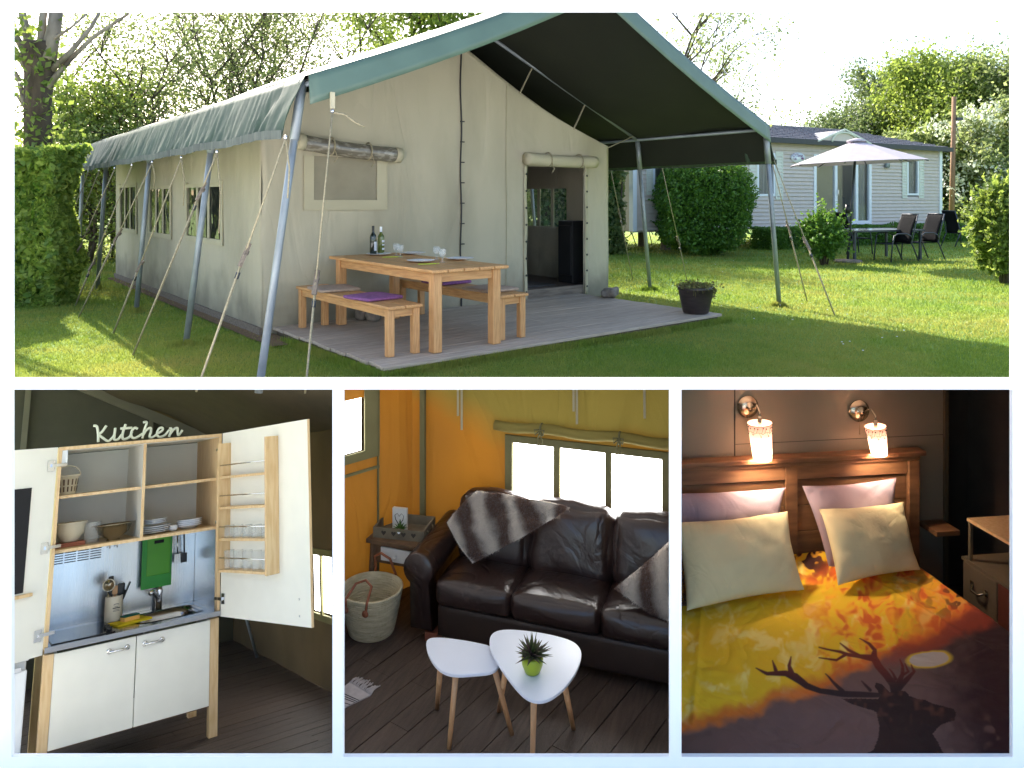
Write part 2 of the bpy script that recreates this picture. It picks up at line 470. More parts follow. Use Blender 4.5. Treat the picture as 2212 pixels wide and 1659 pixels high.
def leaves(name, pts, size, m, parent=None, fr=None, elong=1.7, up=0.0):
    pts = np.asarray(pts, float); n = len(pts)
    a = rng.normal(size=(n, 3)); a[:, 2] += up; a /= np.linalg.norm(a, axis=1)[:, None]
    b = rng.normal(size=(n, 3)); b -= a * (a * b).sum(1)[:, None]; b /= np.linalg.norm(b, axis=1)[:, None]
    sz = size * rng.uniform(.6, 1.3, n)[:, None]
    c = np.cross(a, b)
    V = np.stack([pts - a * sz * elong / 2, pts + b * sz / 2 + c * sz * .12, pts + a * sz * elong / 2, pts - b * sz / 2 + c * sz * .12], 1).reshape(-1, 3)
    return npmesh(name, V, np.arange(4 * n).reshape(-1, 4), m, parent, fr)
def thing(name, label, cat, loc=(0, 0, 0), rot=0, group=None, fr=W0):
    o = bpy.data.objects.new(name, None)
    o.empty_display_size = .1
    COL.objects.link(o)
    o.matrix_world = fr.M @ Matrix.Translation(Vector(loc)) @ Matrix.Rotation(rot, 4, 'Z')
    o['label'] = label; o['category'] = cat
    if group: o['group'] = group
    return o
def tag(o, label, cat, group=None, loc=None, rot=0, fr=None):
    o['label'] = label; o['category'] = cat
    if group: o['group'] = group
    if fr is not None or loc is not None:
        o.matrix_world = (fr or W0).M @ Matrix.Translation(Vector(loc or (0, 0, 0))) @ Matrix.Rotation(rot, 4, 'Z')
    return o
def dup(root, label, loc, rot=0, fr=W0, extra=None):
    def cp(o, par):
        c = o.copy(); COL.objects.link(c)
        if par is not None: c.parent = par
        for ch in kids.get(o.name, []): cp(ch, c)
        return c
    kids = {}
    for o in bpy.data.objects:
        if o.parent: kids.setdefault(o.parent.name, []).append(o)
    c = cp(root, None)
    c.matrix_world = fr.M @ Matrix.Translation(Vector(loc)) @ Matrix.Rotation(rot, 4, 'Z')
    if extra is not None: c.matrix_world = c.matrix_world @ extra
    c['label'] = label
    return c
def lin(a, b, n): return [a + (b - a) * i / n for i in range(n + 1)]
def nz(x, y, z=0, s=1): return noise.noise(Vector((x * s, y * s, z * s)))
def planks(n, fn, name, mname, parent, share=False, bevel=.003):
    for i in range(n):
        fn(i).build(name, mname, parent, bevel=bevel)

# ================= the white display wall with its four openings, and what closes the lower rooms =================
DW = 3.1
def wx(x): return (x - PX) / FX * DW
def wz(y): return EYE.z - (y - PY) / FX * DW
def bar(x0, x1, y0, y1):
    return MB().box(wx(x0), wx(x1), DW, DW + .02, wz(y1), wz(y0))
o = MB()
for b in ((-300, 2520, -260, 24.4), (-300, 2520, 817.5, 841.5), (-300, 2520, 1635, 1716), (-300, 24.4, 24.4, 817.5), (2187.5, 2520, 24.4, 817.5),
          (-300, 24.4, 841.5, 1635), (718, 742, 841.5, 1635), (1447, 1472, 841.5, 1635), (2187.5, 2520, 841.5, 1635)):
    q = bar(*b); o.add(q.v, q.f)
o.build('display_wall', 'white_plaster', kind='structure')
def ppt(x, y, d): return ((x - PX) / FX * d, d, EYE.z - (y - PY) / FX * d)
def wedge(name, x0, x1, y0, y1, d0, d1, m):
    q = lambda d: [ppt(x0, y1, d), ppt(x1, y1, d), ppt(x1, y0, d), ppt(x0, y0, d)]
    return MB().hexa(q(d0), q(d1)).build(name, m, kind='structure')
D0, D1 = DW + .02, 9.6  # unseen shell added to block sun; its white parts bounce light into rooms
wedge('added_shell_top', -20, 2232, 819.5, 839.5, D0, D1, 'white_plaster')
wedge('partition_wall', 720.5, 739.5, 840, 1650, D0, D1, 'white_plaster')
wedge('partition_wall', 1449.5, 1469.5, 840, 1650, D0, D1, 'canvas_inside')
wedge('side_wall', 2190, 2232, 840, 1650, D0, D1, 'canvas_inside')
wedge('base_slab', -20, 2232, 1637.5, 1690, D0, D1, 'white_plaster')
wedge('back_wall', -20, 2232, 820, 1690, D1 + .01, D1 + .1, 'canvas_inside')
MB().box(-60, 60, -60, DW - .01, -1.2 - 2, -1.045).build('bounce_forecourt', 'pale_stone', kind='structure')  # unseen ground, kept pale to bounce light onto the wall and into rooms
mat('added_court_grass', srgb(120, 150, 60), .95)
# unseen sunken court, added so skylight reaches the kitchen from its open left
MB().prism([(-60, DW + .03), (-2.26, DW + .03), (-10.2, 14), (-60, 14)], lambda p: (p[0], p[1], -2.9), lambda p: (p[0], p[1], -2.6)).build('added_court_ground', 'added_court_grass', kind='structure')
MB().box(-60, -10.2, 14, 14.4, -2.9, -.02).build('added_court_wall', 'pale_stone', kind='structure')

# ================= lawn =================
def lawnmat():
    m = mat('lawn', srgb(84, 122, 30), .95, col2=srgb(128, 146, 48), scale=.5, bump=.9, bscale=30, fac=(.35, .7))
lawnmat()
def lz(x, y): return .03 * nz(x, y, 0, .25) - .01
def gy(k): return 5.84 + 400 * (k / 70) ** 3.2
def gx(k): return (1 if k > 0 else -1) * 300 * abs(k / 40) ** 2.5
MB().sheet(lambda u, v: (gx(u), gy(v), lz(gx(u), gy(v)) if gy(v) > 5.9 else 0), list(range(-40, 41)), list(range(0, 71)), hole=lambda u, v: gx(u + .5 if u > 0 else u + .5) < -.71 * gy(v - .5 if v > .5 else 0) and gy(v + .5) < 15).build('lawn', 'lawn', kind='structure')
N = 330000; NT = 26000
d = 1 / rng.uniform(1 / 30, 1 / 5.88, N)
x = rng.uniform(-.74, .74, N) * d
O2 = np.array(TF.o)[:2]; U = np.array([.7813, .6241]); Vv = np.array([-.6241, .7813])
# longer tufts along the deck edge and round the pole feet
ta = np.concatenate([rng.uniform(.05, 4.75, NT // 2), np.full(NT // 4, .09) - np.abs(rng.normal(0, .03, NT // 4)), rng.choice([-.80, -.75, -.65, -.6, 6.22, 6.25], NT // 4) + rng.normal(0, .05, NT // 4)])
tbb = np.concatenate([-2.49 - np.abs(rng.normal(0, .03, NT // 2)), rng.uniform(-2.5, -.4, NT // 4), np.zeros(NT // 4)])
_i = ta[-(NT // 4):]; tbb[-(NT // 4):] = np.select([np.abs(_i + .80) < .03, np.abs(_i + .75) < .03, np.abs(_i + .65) < .06, np.abs(_i + .6) < .05, np.abs(_i - 6.2) < .035], [-2.14, .05, 2.7, 5.65, -2.25], .04) + rng.normal(0, .05, NT // 4)
TX = O2 + ta[:, None] * U + tbb[:, None] * Vv
x = np.concatenate([x, TX[:, 0]]); d = np.concatenate([d, TX[:, 1]]); tall = np.concatenate([np.ones(N), np.full(len(ta), 2.1)])
P2 = np.stack([x, d], 1) - O2
a_, b_ = P2 @ U, P2 @ Vv
keep = ~((a_ > .02) & (a_ < 5.2) & (b_ > 0) & (b_ < 7.4)) & ~((a_ > .10) & (a_ < 4.70) & (b_ > -2.47) & (b_ < .1))
bare = (a_ > -.18) & (a_ < 0.1) & (b_ > -.6) & (b_ < 7.4)
keep &= ~(bare & (rng.random(len(x)) < .85)) & (d > 5.88)
x, d, tall = x[keep], d[keep], tall[keep]; n = len(x)
z = np.array([lz(float(p), float(q)) for p, q in zip(x, d)])
hgt = rng.uniform(.014, .036, n) * np.clip(d / 9, 1, 1.8) * tall; ang = rng.uniform(0, 2 * PI, n); wd = .0045 * np.clip(d / 6, 1, 3)
ln = rng.normal(0, .012, (n, 2))
V = np.stack([np.stack([x - np.cos(ang) * wd, d - np.sin(ang) * wd, z - .005], 1), np.stack([x + np.cos(ang) * wd, d + np.sin(ang) * wd, z - .005], 1),
              np.stack([x + ln[:, 0], d + ln[:, 1], z + hgt], 1)], 1).reshape(-1, 3)
g = npmesh('grass', V, np.arange(3 * n).reshape(-1, 3), 'grass_blade', k=3)
g['kind'] = 'stuff'
MB().sheet(lambda u, v: (*(TF.M @ Vector((u, v, 0)))[:2], .012 + .006 * nz(u * 4, v * 4)), lin(-.16, .12, 4), lin(-.7, 7.4, 60)).build('soil_strip', 'soil', kind='structure')
mb = MB()
for i in range(70):
    px_, py_ = rnd.choice([(1900, 560), (1450, 560), (1700, 650), (1370, 520), (1950, 720), (1480, 545)])
    p = W0.on(px_ + rnd.gauss(0, 130), min(800, max(505, py_ + rnd.gauss(0, 26))), 'z', 0)
    mb.lathe([(0, .03), (.012, .034), (0, .04)], 6, (p.x, p.y, 0))
mb.build('daisies', 'porcelain', kind='stuff')

# ================= safari tent =================
tent = thing('safari_tent', 'beige canvas safari tent with a dark green fly roof on steel poles and guy ropes', 'tent', fr=TF)
WH, WW, AZ = 2.24, 5.25, 3.40
def topz(a):
    t = 1 - abs(a - WW / 2) / (WW / 2)
    h0 = 2.46 if a < WW / 2 else WH
    return h0 + (AZ - h0) * t - (.10 * math.sin(PI * t) if a > WW / 2 else .02 * math.sin(PI * t))
def wrk(a, z, amp=.012): return amp * (nz(a * 1.6, z * .7, 3) + .5 * nz(a * 5, z * 1.2, 7))
dl, dr, dz0, dz1 = 3.66, 4.74, .02, 1.90
def dhole(a, z): return dl < a < dr and dz0 < z < dz1
wlx, wrx, wz0, wz1 = .58, 1.36, 1.44, 1.93
def whole(a, z): return wlx < a < wrx and wz0 < z < wz1
us = sorted(set(lin(0, WW, 84) + [dl, dr, wlx, wrx])); vs_ = sorted(set(lin(0, 2.05, 34) + [dz0, dz1, wz0, wz1]))
def fw(a, z): return (a + .012 * math.sin(z * 5) * (a < .1), wrk(a, z) - .03 * max(0, .3 - z) * math.sin(a * 9), z)
def fw2(a, w_):
    if w_ <= 2.05: return fw(a, w_)
    z = 2.05 + (w_ - 2.05) * (topz(a) - 2.05)
    return (a, wrk(a, z), z)
mb = MB().sheet(fw2, us, vs_ + [2.05 + k / 20 for k in range(1, 21)], hole=lambda a, z: z < 2.05 and (dhole(a, z) or whole(a, z)))
mb.build('front_wall', 'canvas_stained', tent, solid=.004)
def swall(aa, holes, name):
    bs = sorted(set(lin(0, 7.43, 90) + [h for H in holes for h in H[:2]])); zs = sorted(set(lin(0.02, 2.25, 36) + [h for H in holes for h in H[2:4]]))
    s_ = -1 if aa < 1 else 1
    MB().sheet(lambda b, z: (aa + s_ * .0 + wrk(b, z, .02), b, z), bs, zs, hole=lambda b, z: any(h[0] < b < h[1] and h[2] < z < h[3] for h in holes)).build(name, 'canvas_stained', tent, solid=.004)
LW = [(1.32, 2.75, .96, 1.60), (3.62, 4.82, .94, 1.60), (5.78, 7.0, .94, 1.65)]
swall(0, LW, 'side_wall'); RW = [(.92, 1.95, 1.0, 1.62)]; swall(WW, RW, 'side_wall')
MB().sheet(lambda a, t: (a, 7.43, t * topz(a)), lin(0, WW, 20), lin(0, 1, 10)).build('back_wall', 'canvas_stained', tent, solid=.004)
def win(aa, h):
    b0, b1, z0, z1 = h
    n = 3; wd_ = (b1 - b0) / n
    f = MB()
    s_ = -.012 if aa < 1 else .012
    for k in range(1, n): f.box(aa + s_ - .006, aa + s_ + .006, b0 + k * wd_ - .035, b0 + k * wd_ + .035, z0 - .02, z1 + .02)
    f.box(aa + s_ - .006, aa + s_ + .006, b0 - .07, b0 + .0, z0 - .07, z1 + .07); f.box(aa + s_ - .006, aa + s_ + .006, b1, b1 + .07, z0 - .07, z1 + .07)
    f.box(aa + s_ - .006, aa + s_ + .006, b0, b1, z0 - .07, z0); f.box(aa + s_ - .006, aa + s_ + .006, b0, b1, z1, z1 + .05)
    fo = f.build('window', 'canvas', tent)
    for k in range(n):
        y0, y1 = b0 + k * wd_ + .03, b0 + (k + 1) * wd_ - .03
        MB().sheet(lambda u, v: (aa + .01 * nz(u * 9, v * 9, k), u, v), lin(y0, y1, 6), lin(z0, z1, 8)).build('pane', 'vinyl' if aa < 1 else 'glass', fo)
for h in LW: win(0, h)
win(WW, RW[0])
# mesh window with its rolled cover
fr_ = MB()
for q in ((wlx - .10, wlx, wz0 - .10, wz1), (wrx, wrx + .12, wz0 - .10, wz1), (wlx, wrx, wz0 - .10, wz0)):
    fr_.box(q[0], q[1], -.024, -.014, q[2], q[3])
fo = fr_.build('window', 'canvas', tent, label='wide mesh window in the front wall under a rolled cover')
MB().sheet(lambda u, v: (u, -.006 + .006 * nz(u * 6, v * 6), v), lin(wlx, wrx, 10), lin(wz0, wz1, 8)).build('screen', 'mesh_screen', fo)
sc = MB()
for q in ((wlx - .115, wlx - .10, wz0 - .115, wz1), (wrx + .12, wrx + .135, wz0 - .115, wz1), (wlx - .10, wrx + .12, wz0 - .115, wz0 - .10)):
    sc.box(q[0], q[1], -.028, -.016, q[2], q[3])
sc.build('window_binding', 'canvas', tent)
def roll(a0, a1, z0, z1, r, m, ties, y=-.08):
    n = 16
    mb = MB().tube([(a0 + (a1 - a0) * i / n, y + .008 * nz(i, 1), z0 + (z1 - z0) * i / n - .015 * math.sin(PI * i / n)) for i in range(n + 1)], [r * (1 + .08 * nz(i * .9, 3)) for i in range(n + 1)], 14)
    ro = mb.build('rolled_flap', m, tent)
    t = MB()
    for u in ties:
        x_, zz = a0 + (a1 - a0) * u, z0 + (z1 - z0) * u
        t.tube([(x_, y + (r + .012) * math.sin(k), zz + (r + .012) * math.cos(k)) for k in lin(0, 2 * PI, 14)], .010, 5)
        t.tube([(x_, y - r, zz - r * .4), (x_ + .02, y - r - .03, zz - r - .05), (x_ - .01, y - r - .01, zz - r - .10)], .007, 5)
    t.build('tie', 'rope', ro)
    return ro
roll(.40, 1.60, 2.07, 1.97, .085, 'vinyl_roll', (.3, .68))
MB().tube([(.36, -.08, 2.075), (.44, -.08, 2.07)], .09, 14).build('roll_end', 'canvas', tent)
MB().tube([(1.56, -.08, 1.975), (1.64, -.08, 1.965)], .09, 14).build('roll_end', 'canvas', tent)
roll(3.58, 4.90, 2.0, 1.99, .085, 'canvas', (.3, .75))
for aa in (dl - .035, dr + .035):
    MB().sheet(lambda u, v: (aa + u, -.02 - .01 * math.sin(v * 7), v), [-.026, 0, .026], lin(.05, 1.92, 16)).build('door_strip', 'canvas', tent, solid=.006)
    e = MB()
    for k in range(8): e.lathe([(0, .004), (.016, .002), (.016, -.002)], 8, (aa, -.04, .18 + k * .23), axis=(0, -1, 0))
    e.build('eyelet', 'black_plastic', tent)
MB().box(dl - .1, dr + .1, .01, .06, -.02, .20).build('door_sill', 'grey_wood', tent)
MB().box(.05, WW - .05, .06, 7.4, .12, .18).build('tent_floor', 'dark_floor', tent)
MB().box(2.2, 5.2, 2.6, 2.62, .18, 2.2).build('inner_partition', 'canvas_inside', tent)
sm = MB()
sm.tube([(2.56 + .008 * math.sin(z * 6), -.016 + wrk(2.56, z), z) for z in lin(.02, 3.36, 60)], .010, 5)
so = sm.build('seam', 'black_plastic', tent)
e = MB()
for k in range(9): e.box(2.545, 2.60, -.04, -.02, .35 + k * .26, .365 + k * .26)
e.build('toggle', 'black_plastic', so)
for q in (3.3,):
    MB().tube([(q, -.012 + wrk(q, z), z) for z in lin(.02, topz(q) - .05, 40)], .005, 4).build('seam', 'canvas', tent)
# inner roof and the fly
RZ, EA, EB, EZ, BF0, BF1 = 3.78, -.45, 5.95, 2.40, -2.25, 7.9
MA = (EA + EB) / 2
mb = MB()
for sgn, a0 in ((-1, 0), (1, WW)):
    mb.sheet(lambda t, b: (a0 + (WW / 2 - a0) * t, b, topz(a0 + (WW / 2 - a0) * t) - .01), lin(0, 1, 8), lin(0.02, 7.42, 4))
mb.build('inner_roof', 'canvas_dark', tent)
def rz(t): return EZ + (RZ - EZ) * t - .05 * math.sin(PI * t)
def slope(a0, name, off, m, wob=0):
    return MB().sheet(lambda t, b: (a0 + (MA - a0) * t, b, rz(t) + off + .018 * math.sin((b - BF0) * PI / 2.65 * 2) * (1 - t) + .008 * nz(t * 5, b * 2)), lin(0, 1, 24), lin(BF0, BF1, 60)).build(name, m, tent, solid=.004)
for a0 in (EA, EB):
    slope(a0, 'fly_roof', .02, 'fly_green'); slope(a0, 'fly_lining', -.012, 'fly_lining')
def val(a0, s_):
    H_ = .47
    bs = lin(BF0, BF1, 420)
    def fn(b, t):
        sag = .014 * abs(math.sin((b - BF0) * PI / 1.33)) * t
        ph_ = (b - BF0) / 1.33; ph_ = abs(ph_ - round(ph_)) * 2
        f = .045 * t ** .7 * (nz(b * 4 + t * 1.2 * (1 if (b - BF0) % 1.33 > .66 else -1), t * .5, 5) * 1.3 + .8 * nz(b * 11 + t * 1.5, t * .8, 9) + .55 * nz(b * 24 + t * 2, t * .8, 3)) * (.5 + .5 * ph_)
        return (a0 + s_ * (.02 + .20 * t * H_ / .47) + f, b + (.05 * t if b < BF0 + .01 else 0), EZ + .02 - t * (H_ + .03) + sag)
    v_ = MB().sheet(fn, bs, lin(0, 1, 8)).build('valance', 'valance_green', tent, solid=.003)
    MB().sheet(lambda b, t: (fn(b, 1)[0] + s_ * .004, fn(b, 1)[1], fn(b, 1)[2] + .07 * t - .008), bs, [0, 1], smooth=False).build('hem', 'fly_hem', v_)
val(EA, -1); val(EB, 1)
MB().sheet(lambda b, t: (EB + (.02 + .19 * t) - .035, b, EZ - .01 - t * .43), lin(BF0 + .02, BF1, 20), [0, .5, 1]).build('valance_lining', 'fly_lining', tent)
mb = MB()
def fv(a, t):
    k = 1 - abs(a - MA) / (MA - EA)
    return (a, BF0 - .012 - .03 * t - .006 * nz(a * 4, t), rz(k) + .03 - .24 * t)
mb.sheet(fv, lin(EA, EB, 64), lin(0, 1, 4)).build('front_valance', 'fly_green', tent, solid=.003)
# steel frame
fm = MB()
for a0 in (EA + .03, EB - .03):
    fm.tube([(a0, BF0 + .03, EZ - .03), (a0, BF1, EZ - .03)], .022, 10)
fm.tube([(MA, BF0 + .02, RZ - .05), (MA, BF1, RZ - .05)], .024, 10)
for b in (BF0 + .05, .02, 2.7, 5.5, 7.85):
    for a0 in (EA + .03, EB - .03): fm.tube([(a0, b, EZ - .03), (MA, b, RZ - .06)], .024, 10)
fm.build('roof_frame', 'steel_pipe', tent)
LPB = [(-.80, -2.14), (-.75, .05), (-.65, 2.7), (-.6, 5.65), (-.5, 8.2)]
RPB = [(6.22, -2.25), (6.25, .04), (6.2, 2.7), (6.2, 5.6)]
for pl, a0 in ((LPB, EA), (RPB, EB)):
    for (a, b) in pl:
        bt = min(max(b, BF0 + .04), BF1 - .02)
        p0, p1 = Vector((a, b, -.04)), Vector((a0 + (.0), bt, EZ - .02))
        po = MB().tube([p0, p1], .031, 14).build('pole', 'steel_pipe', tent)
        k = p1 + (p0 - p1) * .19
        MB().tube([k, p1 + (p1 - p0).normalized() * .02], .039, 14).build('pole_sleeve', 'steel_pipe', po)
for a in (3.75, 4.75):
    k = 1 - abs(a - MA) / (MA - EA)
    MB().beam((a - .02, -.03, rz(k) - .06), (a - .22, -.01, topz(a - .22) - .03), .03, .008).build('strap', 'canvas', tent)
MB().beam((EB - .15, 0, EZ + .02), (WW, 0, WH - .02), .03, .008).build('strap', 'canvas', tent)
# guy ropes
def guy(top, bot, loop=True, slider=.45, doubled=False, tail=.35):
    top, bot = Vector(top), Vector(bot)
    side = Vector((.6, .8, 0)) * .012
    k = top.lerp(bot, slider)
    g = MB()
    g.tube([top, k], .007, 6)
    g.tube([k + side, bot + side * .4], .007, 6); g.tube([k - side, bot - side * .4], .007, 6)
    if tail: g.tube([top, top + Vector((.03, 0, -tail * .5)), top + Vector((.02, .01, -tail))], .006, 6)
    go = g.build('guy_rope', 'rope', tent)
    dv = (bot - top).normalized()
    sl_ = MB().beam(k - dv * .09 + side * 2, k + dv * .09 - side * 2, .035, .022)
    sl_.tube([k + side * 3, k + side * 6 + Vector((0, 0, .02))], .014, 6)
    sl_.build('rope_slider', 'grey_wood', go)
    MB().tube([k + dv * .14, k + dv * .19], .017, 8).build('rope_sleeve', 'roof_trim', go)
    MB().lathe([(0.012, -.012), (.02, 0), (.012, .012), (.008, 0), (.012, -.012)], 10, top + Vector((0, 0, .01)), axis=(1, 0, 0)).build('ring', 'chrome', go)
for (tx, ty), (bx, by), s_, tl in (((617, 300), (424, 846), .46, .45), ((469, 340), (287, 767), .19, .75), ((392, 361), (245, 720), .60, .5), ((329, 370), (170, 685), .46, .3),
                      ((285, 374), (163, 660), .70, .0), ((248, 372), (120, 648), .6, 0), ((214, 372), (110, 628), .5, .0), ((191, 372), (96, 612), .5, 0)):
    t_ = TF.on(tx, ty, 'x', EA - .22); t_.z = max(t_.z, 1.88)
    guy(t_, TF.on(bx, by, 'z', .0), slider=s_, tail=tl)
t_ = Vector((EA + .18, BF0 - .05, EZ - .17))
MB().box(t_.x - .018, t_.x + .018, t_.y - .02, t_.y + .0, t_.z - .06, t_.z + .07).build('strap', 'canvas', tent)
guy(t_ + Vector((0, -.01, -.09)), TF.on(659, 850, 'z', 0), slider=.62, tail=0)
MB().tube([t_ + Vector((0, -.01, -.09)), t_ + Vector((.1, -.02, -.10)), t_ + Vector((.2, -.02, -.16)), t_ + Vector((.27, -.03, -.19))], .009, 6).build('rope_end', 'rope', tent)
for (tx, ty), (bx, by), s_ in (((1664, 335), (1744, 653), .48), ((1651, 293), (1804, 683), .62), ((1428, 352), (1486, 614), .62), ((1316, 350), (1367, 606), .42)):
    t_ = TF.on(tx, ty, 'x', EB + .2); t_.z = max(t_.z, 1.9)
    guy(t_, TF.on(bx, by, 'z', 0), slider=s_, tail=.0)
MB().beam((-.015, -.02, .04), (-.015, 7.45, .04), .03, .09).build('base_board', 'grey_wood', tent)
cb = MB(); cb.box(4.82, 5.16, .32, .64, .18, 1.12); cb.box(4.80, 4.82, .34, .62, .3, 1.05)
tag(cb.build('stove', 'black_plastic', bevel=.01), 'tall black stove standing inside the tent doorway', 'stove', fr=TF)
tag(MB().box(3.55, 4.5, .35, 1.0, .182, .192).build('door_mat', 'roof_trim'), 'grey mat on the floor just inside the tent door', 'mat', fr=TF)

# ---------------- deck ----------------
dk = bpy.data.objects.new('deck', None); COL.objects.link(dk); dk.matrix_world = TF.M; dk['kind'] = 'structure'
nb = 17; bw = 2.45 / nb
for i in range(nb):
    y0 = -2.45 + i * bw; e0 = .12 + rnd.uniform(-.012, .012); e1 = 4.66 + rnd.uniform(-.012, .012)
    zt = .08 + rnd.uniform(-.0025, .0025)
    cut = rnd.choice((1.9, 2.6, 3.2))
    for (p, q) in ((e0, cut - .002), (cut + .002, e1)):
        MB().box(p, q, y0 + .003, y0 + bw - .003, zt - .03, zt).build('plank', 'deck_wood', dk, bevel=.003)
MB().box(.16, 4.62, -2.42, -.02, -.02, .045).build('joists', 'earth', dk)

# ---------------- table, benches ----------------
def zt(o, z): return o
tb = thing('dining_table', 'rectangular light pine garden table laid for four on the grey deck', 'table', (.66, -2.32, .082), fr=TF)
TL, TWd, TH = 2.10, .86, .745
for i in range(5):
    w_ = TWd / 5
    MB().box(i * w_ + .004, (i + 1) * w_ - .004, rnd.uniform(-.003, .003), TL, TH - .032, TH).build('plank', 'pine', tb, bevel=.008)
for x_ in (.055, TWd - .145):
    for y_ in (.06, TL - .15):
        MB().box(x_, x_ + .09, y_, y_ + .09, 0, TH - .034).build('leg', 'pine_z', tb, bevel=.008)
for q in ((.075, .10, .15, TL - .15), (TWd - .10, TWd - .075, .15, TL - .15)):
    MB().box(*q, TH - .12, TH - .034).build('apron', 'pine', tb, bevel=.003)
for y_ in (.08, TL - .105): MB().box(.145, TWd - .145, y_, y_ + .025, TH - .12, TH - .034).build('apron', 'pine_x', tb, bevel=.003)
bn = thing('bench', 'pine bench on the near side of the table, its purple cushion at the near end', 'bench', (.30, -2.18, .082), fr=TF, group='pine benches at the garden table')
BL, BW_, BH = 2.0, .36, .44
for i in range(2):
    MB().box(i * BW_ / 2 + .004, (i + 1) * BW_ / 2 - .004, 0, BL, BH - .03, BH).build('plank', 'pine', bn, bevel=.008)
for x_ in (.02, BW_ - .085):
    for y_ in (.03, BL - .095):
        MB().box(x_, x_ + .065, y_, y_ + .065, 0, BH - .032).build('leg', 'pine_z', bn, bevel=.005)
for x_ in (.035, BW_ - .055): MB().box(x_, x_ + .02, .095, BL - .095, BH - .10, BH - .032).build('apron', 'pine', bn, bevel=.003)
for y_ in (.045, BL - .065): MB().box(.085, BW_ - .085, y_, y_ + .02, BH - .10, BH - .032).build('apron', 'pine_x', bn, bevel=.003)
dup(bn, 'pine bench on the far side of the table towards the tent door', (1.52, -2.18, .082), fr=TF)
def cush(m, label, loc, rot, sc_=1):
    mb = MB().rbox((0, 0, .0), (.20 * sc_, .20 * sc_, .017), .016, puff=.006, n=12, wr=.004)
    tag(mb.build('seat_cushion', m), label, 'cushion', 'square cushions on the benches', (loc[0], loc[1], loc[2] + .018), rot, TF)
cush('cushion_purple', 'purple cushion at the near end of the nearer bench', (.47, -1.60, .522), .12)
cush('cushion_beige', 'beige cushion at the far end of the nearer bench', (.46, -.78, .522), -.1, 1.05)
cush('cushion_purple', 'purple cushion at the far end of the bench behind the table', (1.72, -.95, .522), .1)
cush('cushion_beige', 'beige cushion on the bench end behind the right table leg', (1.70, -1.78, .522), .05, 1.05)
def bottle(px, py, m, label, capm, lab, h=.31):
    p = TF.on(px, py, 'z', .829)
    t = thing('wine_bottle', label, 'bottle', p, fr=TF, group='wine bottles on the table')
    k = h / .31
    MB().lathe([(0, 0), (.034, 0), (.0375, .006), (.0375, .19 * k), (.030, .215 * k), (.016, .235 * k), (.0135, .25 * k), (.0135, .255 * k)], 20).build('glass_body', m, t)
    MB().lathe([(.0142, .252 * k), (.0148, .30 * k), (.0142, .31 * k), (0, .31 * k)], 14).build('capsule', capm, t)
    for (z0, z1) in lab:
        L = MB(); ns = 10; a0_ = -1.75
        vs2 = [(.0383 * math.cos(a0_ + 1.5 * i / ns), .0383 * math.sin(a0_ + 1.5 * i / ns), z) for z in (z0, z1) for i in range(ns + 1)]
        L.add(vs2, [(i, i + 1, ns + 2 + i, ns + 1 + i) for i in range(ns)]); L.build('label', 'paper_label', t)
bottle(806, 551, 'bottle_dark', 'dark wine bottle with a lilac white label at the back of the table', 'black_plastic', [(.05, .15)], .325)
bottle(823, 549, 'bottle_green', 'green wine bottle with white striped labels beside the dark bottle', 'porcelain', [(.05, .072), (.10, .115), (.135, .16)], .31)
pl0 = None
for i, (px, py, lb) in enumerate(((818, 551, 'front left plate, next to the wine bottles'), (893, 549, 'back left plate near the table middle'), (909, 566, 'front right plate nearest the camera'), (994, 561, 'white plate on the far right end of the table'))):
    p = TF.on(px, py, 'z', .829)
    if pl0 is None:
        mb = MB().lathe([(0, .004), (.085, .004), (.135, .018), (.14, .022), (.134, .022), (.085, .010), (0, .010)], 28)
        pl0 = tag(mb.build('plate', 'porcelain'), lb, 'plate', 'white plates on the table', p, 0, TF)
    else: dup(pl0, lb, p, fr=TF)
gl0 = None
for (px, py, lb) in ((856, 553, 'stemmed glass between the two left plates, left one of its pair'), (865, 556, 'stemmed glass right behind the lime cutlery of the left place'), (943, 561, 'left glass of the pair between the right plates'), (956, 567, 'glass nearest the front edge, right of the front plate')):
    p = TF.on(px, py, 'z', .829)
    if gl0 is None:
        mb = MB().lathe([(0, 0), (.03, .002), (.03, .006), (.008, .012), (.007, .05), (.028, .065), (.036, .09), (.035, .135), (.033, .135), (.034, .09), (.026, .068), (0, .06)], 20)
        gl0 = tag(mb.build('wine_glass', 'glass'), lb, 'glass', 'stemmed glasses on the table', p, 0, TF)
    else: dup(gl0, lb, p, fr=TF)
for (px, py, lb) in ((848, 556, 'lime green cutlery beside the front left plate'), (927, 571, 'lime green cutlery beside the nearest plate')):
    p = TF.on(px, py, 'z', .829)
    mb = MB()
    for k in (-.018, .018): mb.beam((k - .09, -.02, .006), (k + .05, .0, .006), .012, .006); mb.lathe([(0, .003), (.016, .006), (0, .01)], 8, (k + .07, .004, 0))
    tag(mb.build('cutlery_set', 'lime'), lb, 'cutlery', 'lime cutlery on the table', p, -.4, TF)
def rock(px, py, sx, sy, sz, label, seed, z=.08):
    p = TF.on(px, py, 'z', z)
    mb = MB().rbox((0, 0, sz * .45), (sx, sy, sz * .5), sz * .4, n=10, wr=0)
    mb.v = [tuple(Vector(v) * (1 + .28 * noise.noise(Vector(v) * 9 + Vector((seed, 0, 0))))) for v in mb.v]
    tag(mb.build('rock', 'stone'), label, 'rock', 'rocks weighing down the tent canvas', p, .65, TF)
rock(1318, 641, .20, .10, .13, 'flat grey rock at the right corner of the tent front', 1)
rock(782, 690, .09, .07, .12, 'left rock of the pair behind the table legs', 5)
rock(806, 692, .08, .07, .11, 'right rock of the pair behind the table legs', 9)
rock(662, 706, .07, .06, .10, 'small rock at the left front corner of the tent', 13, .0)
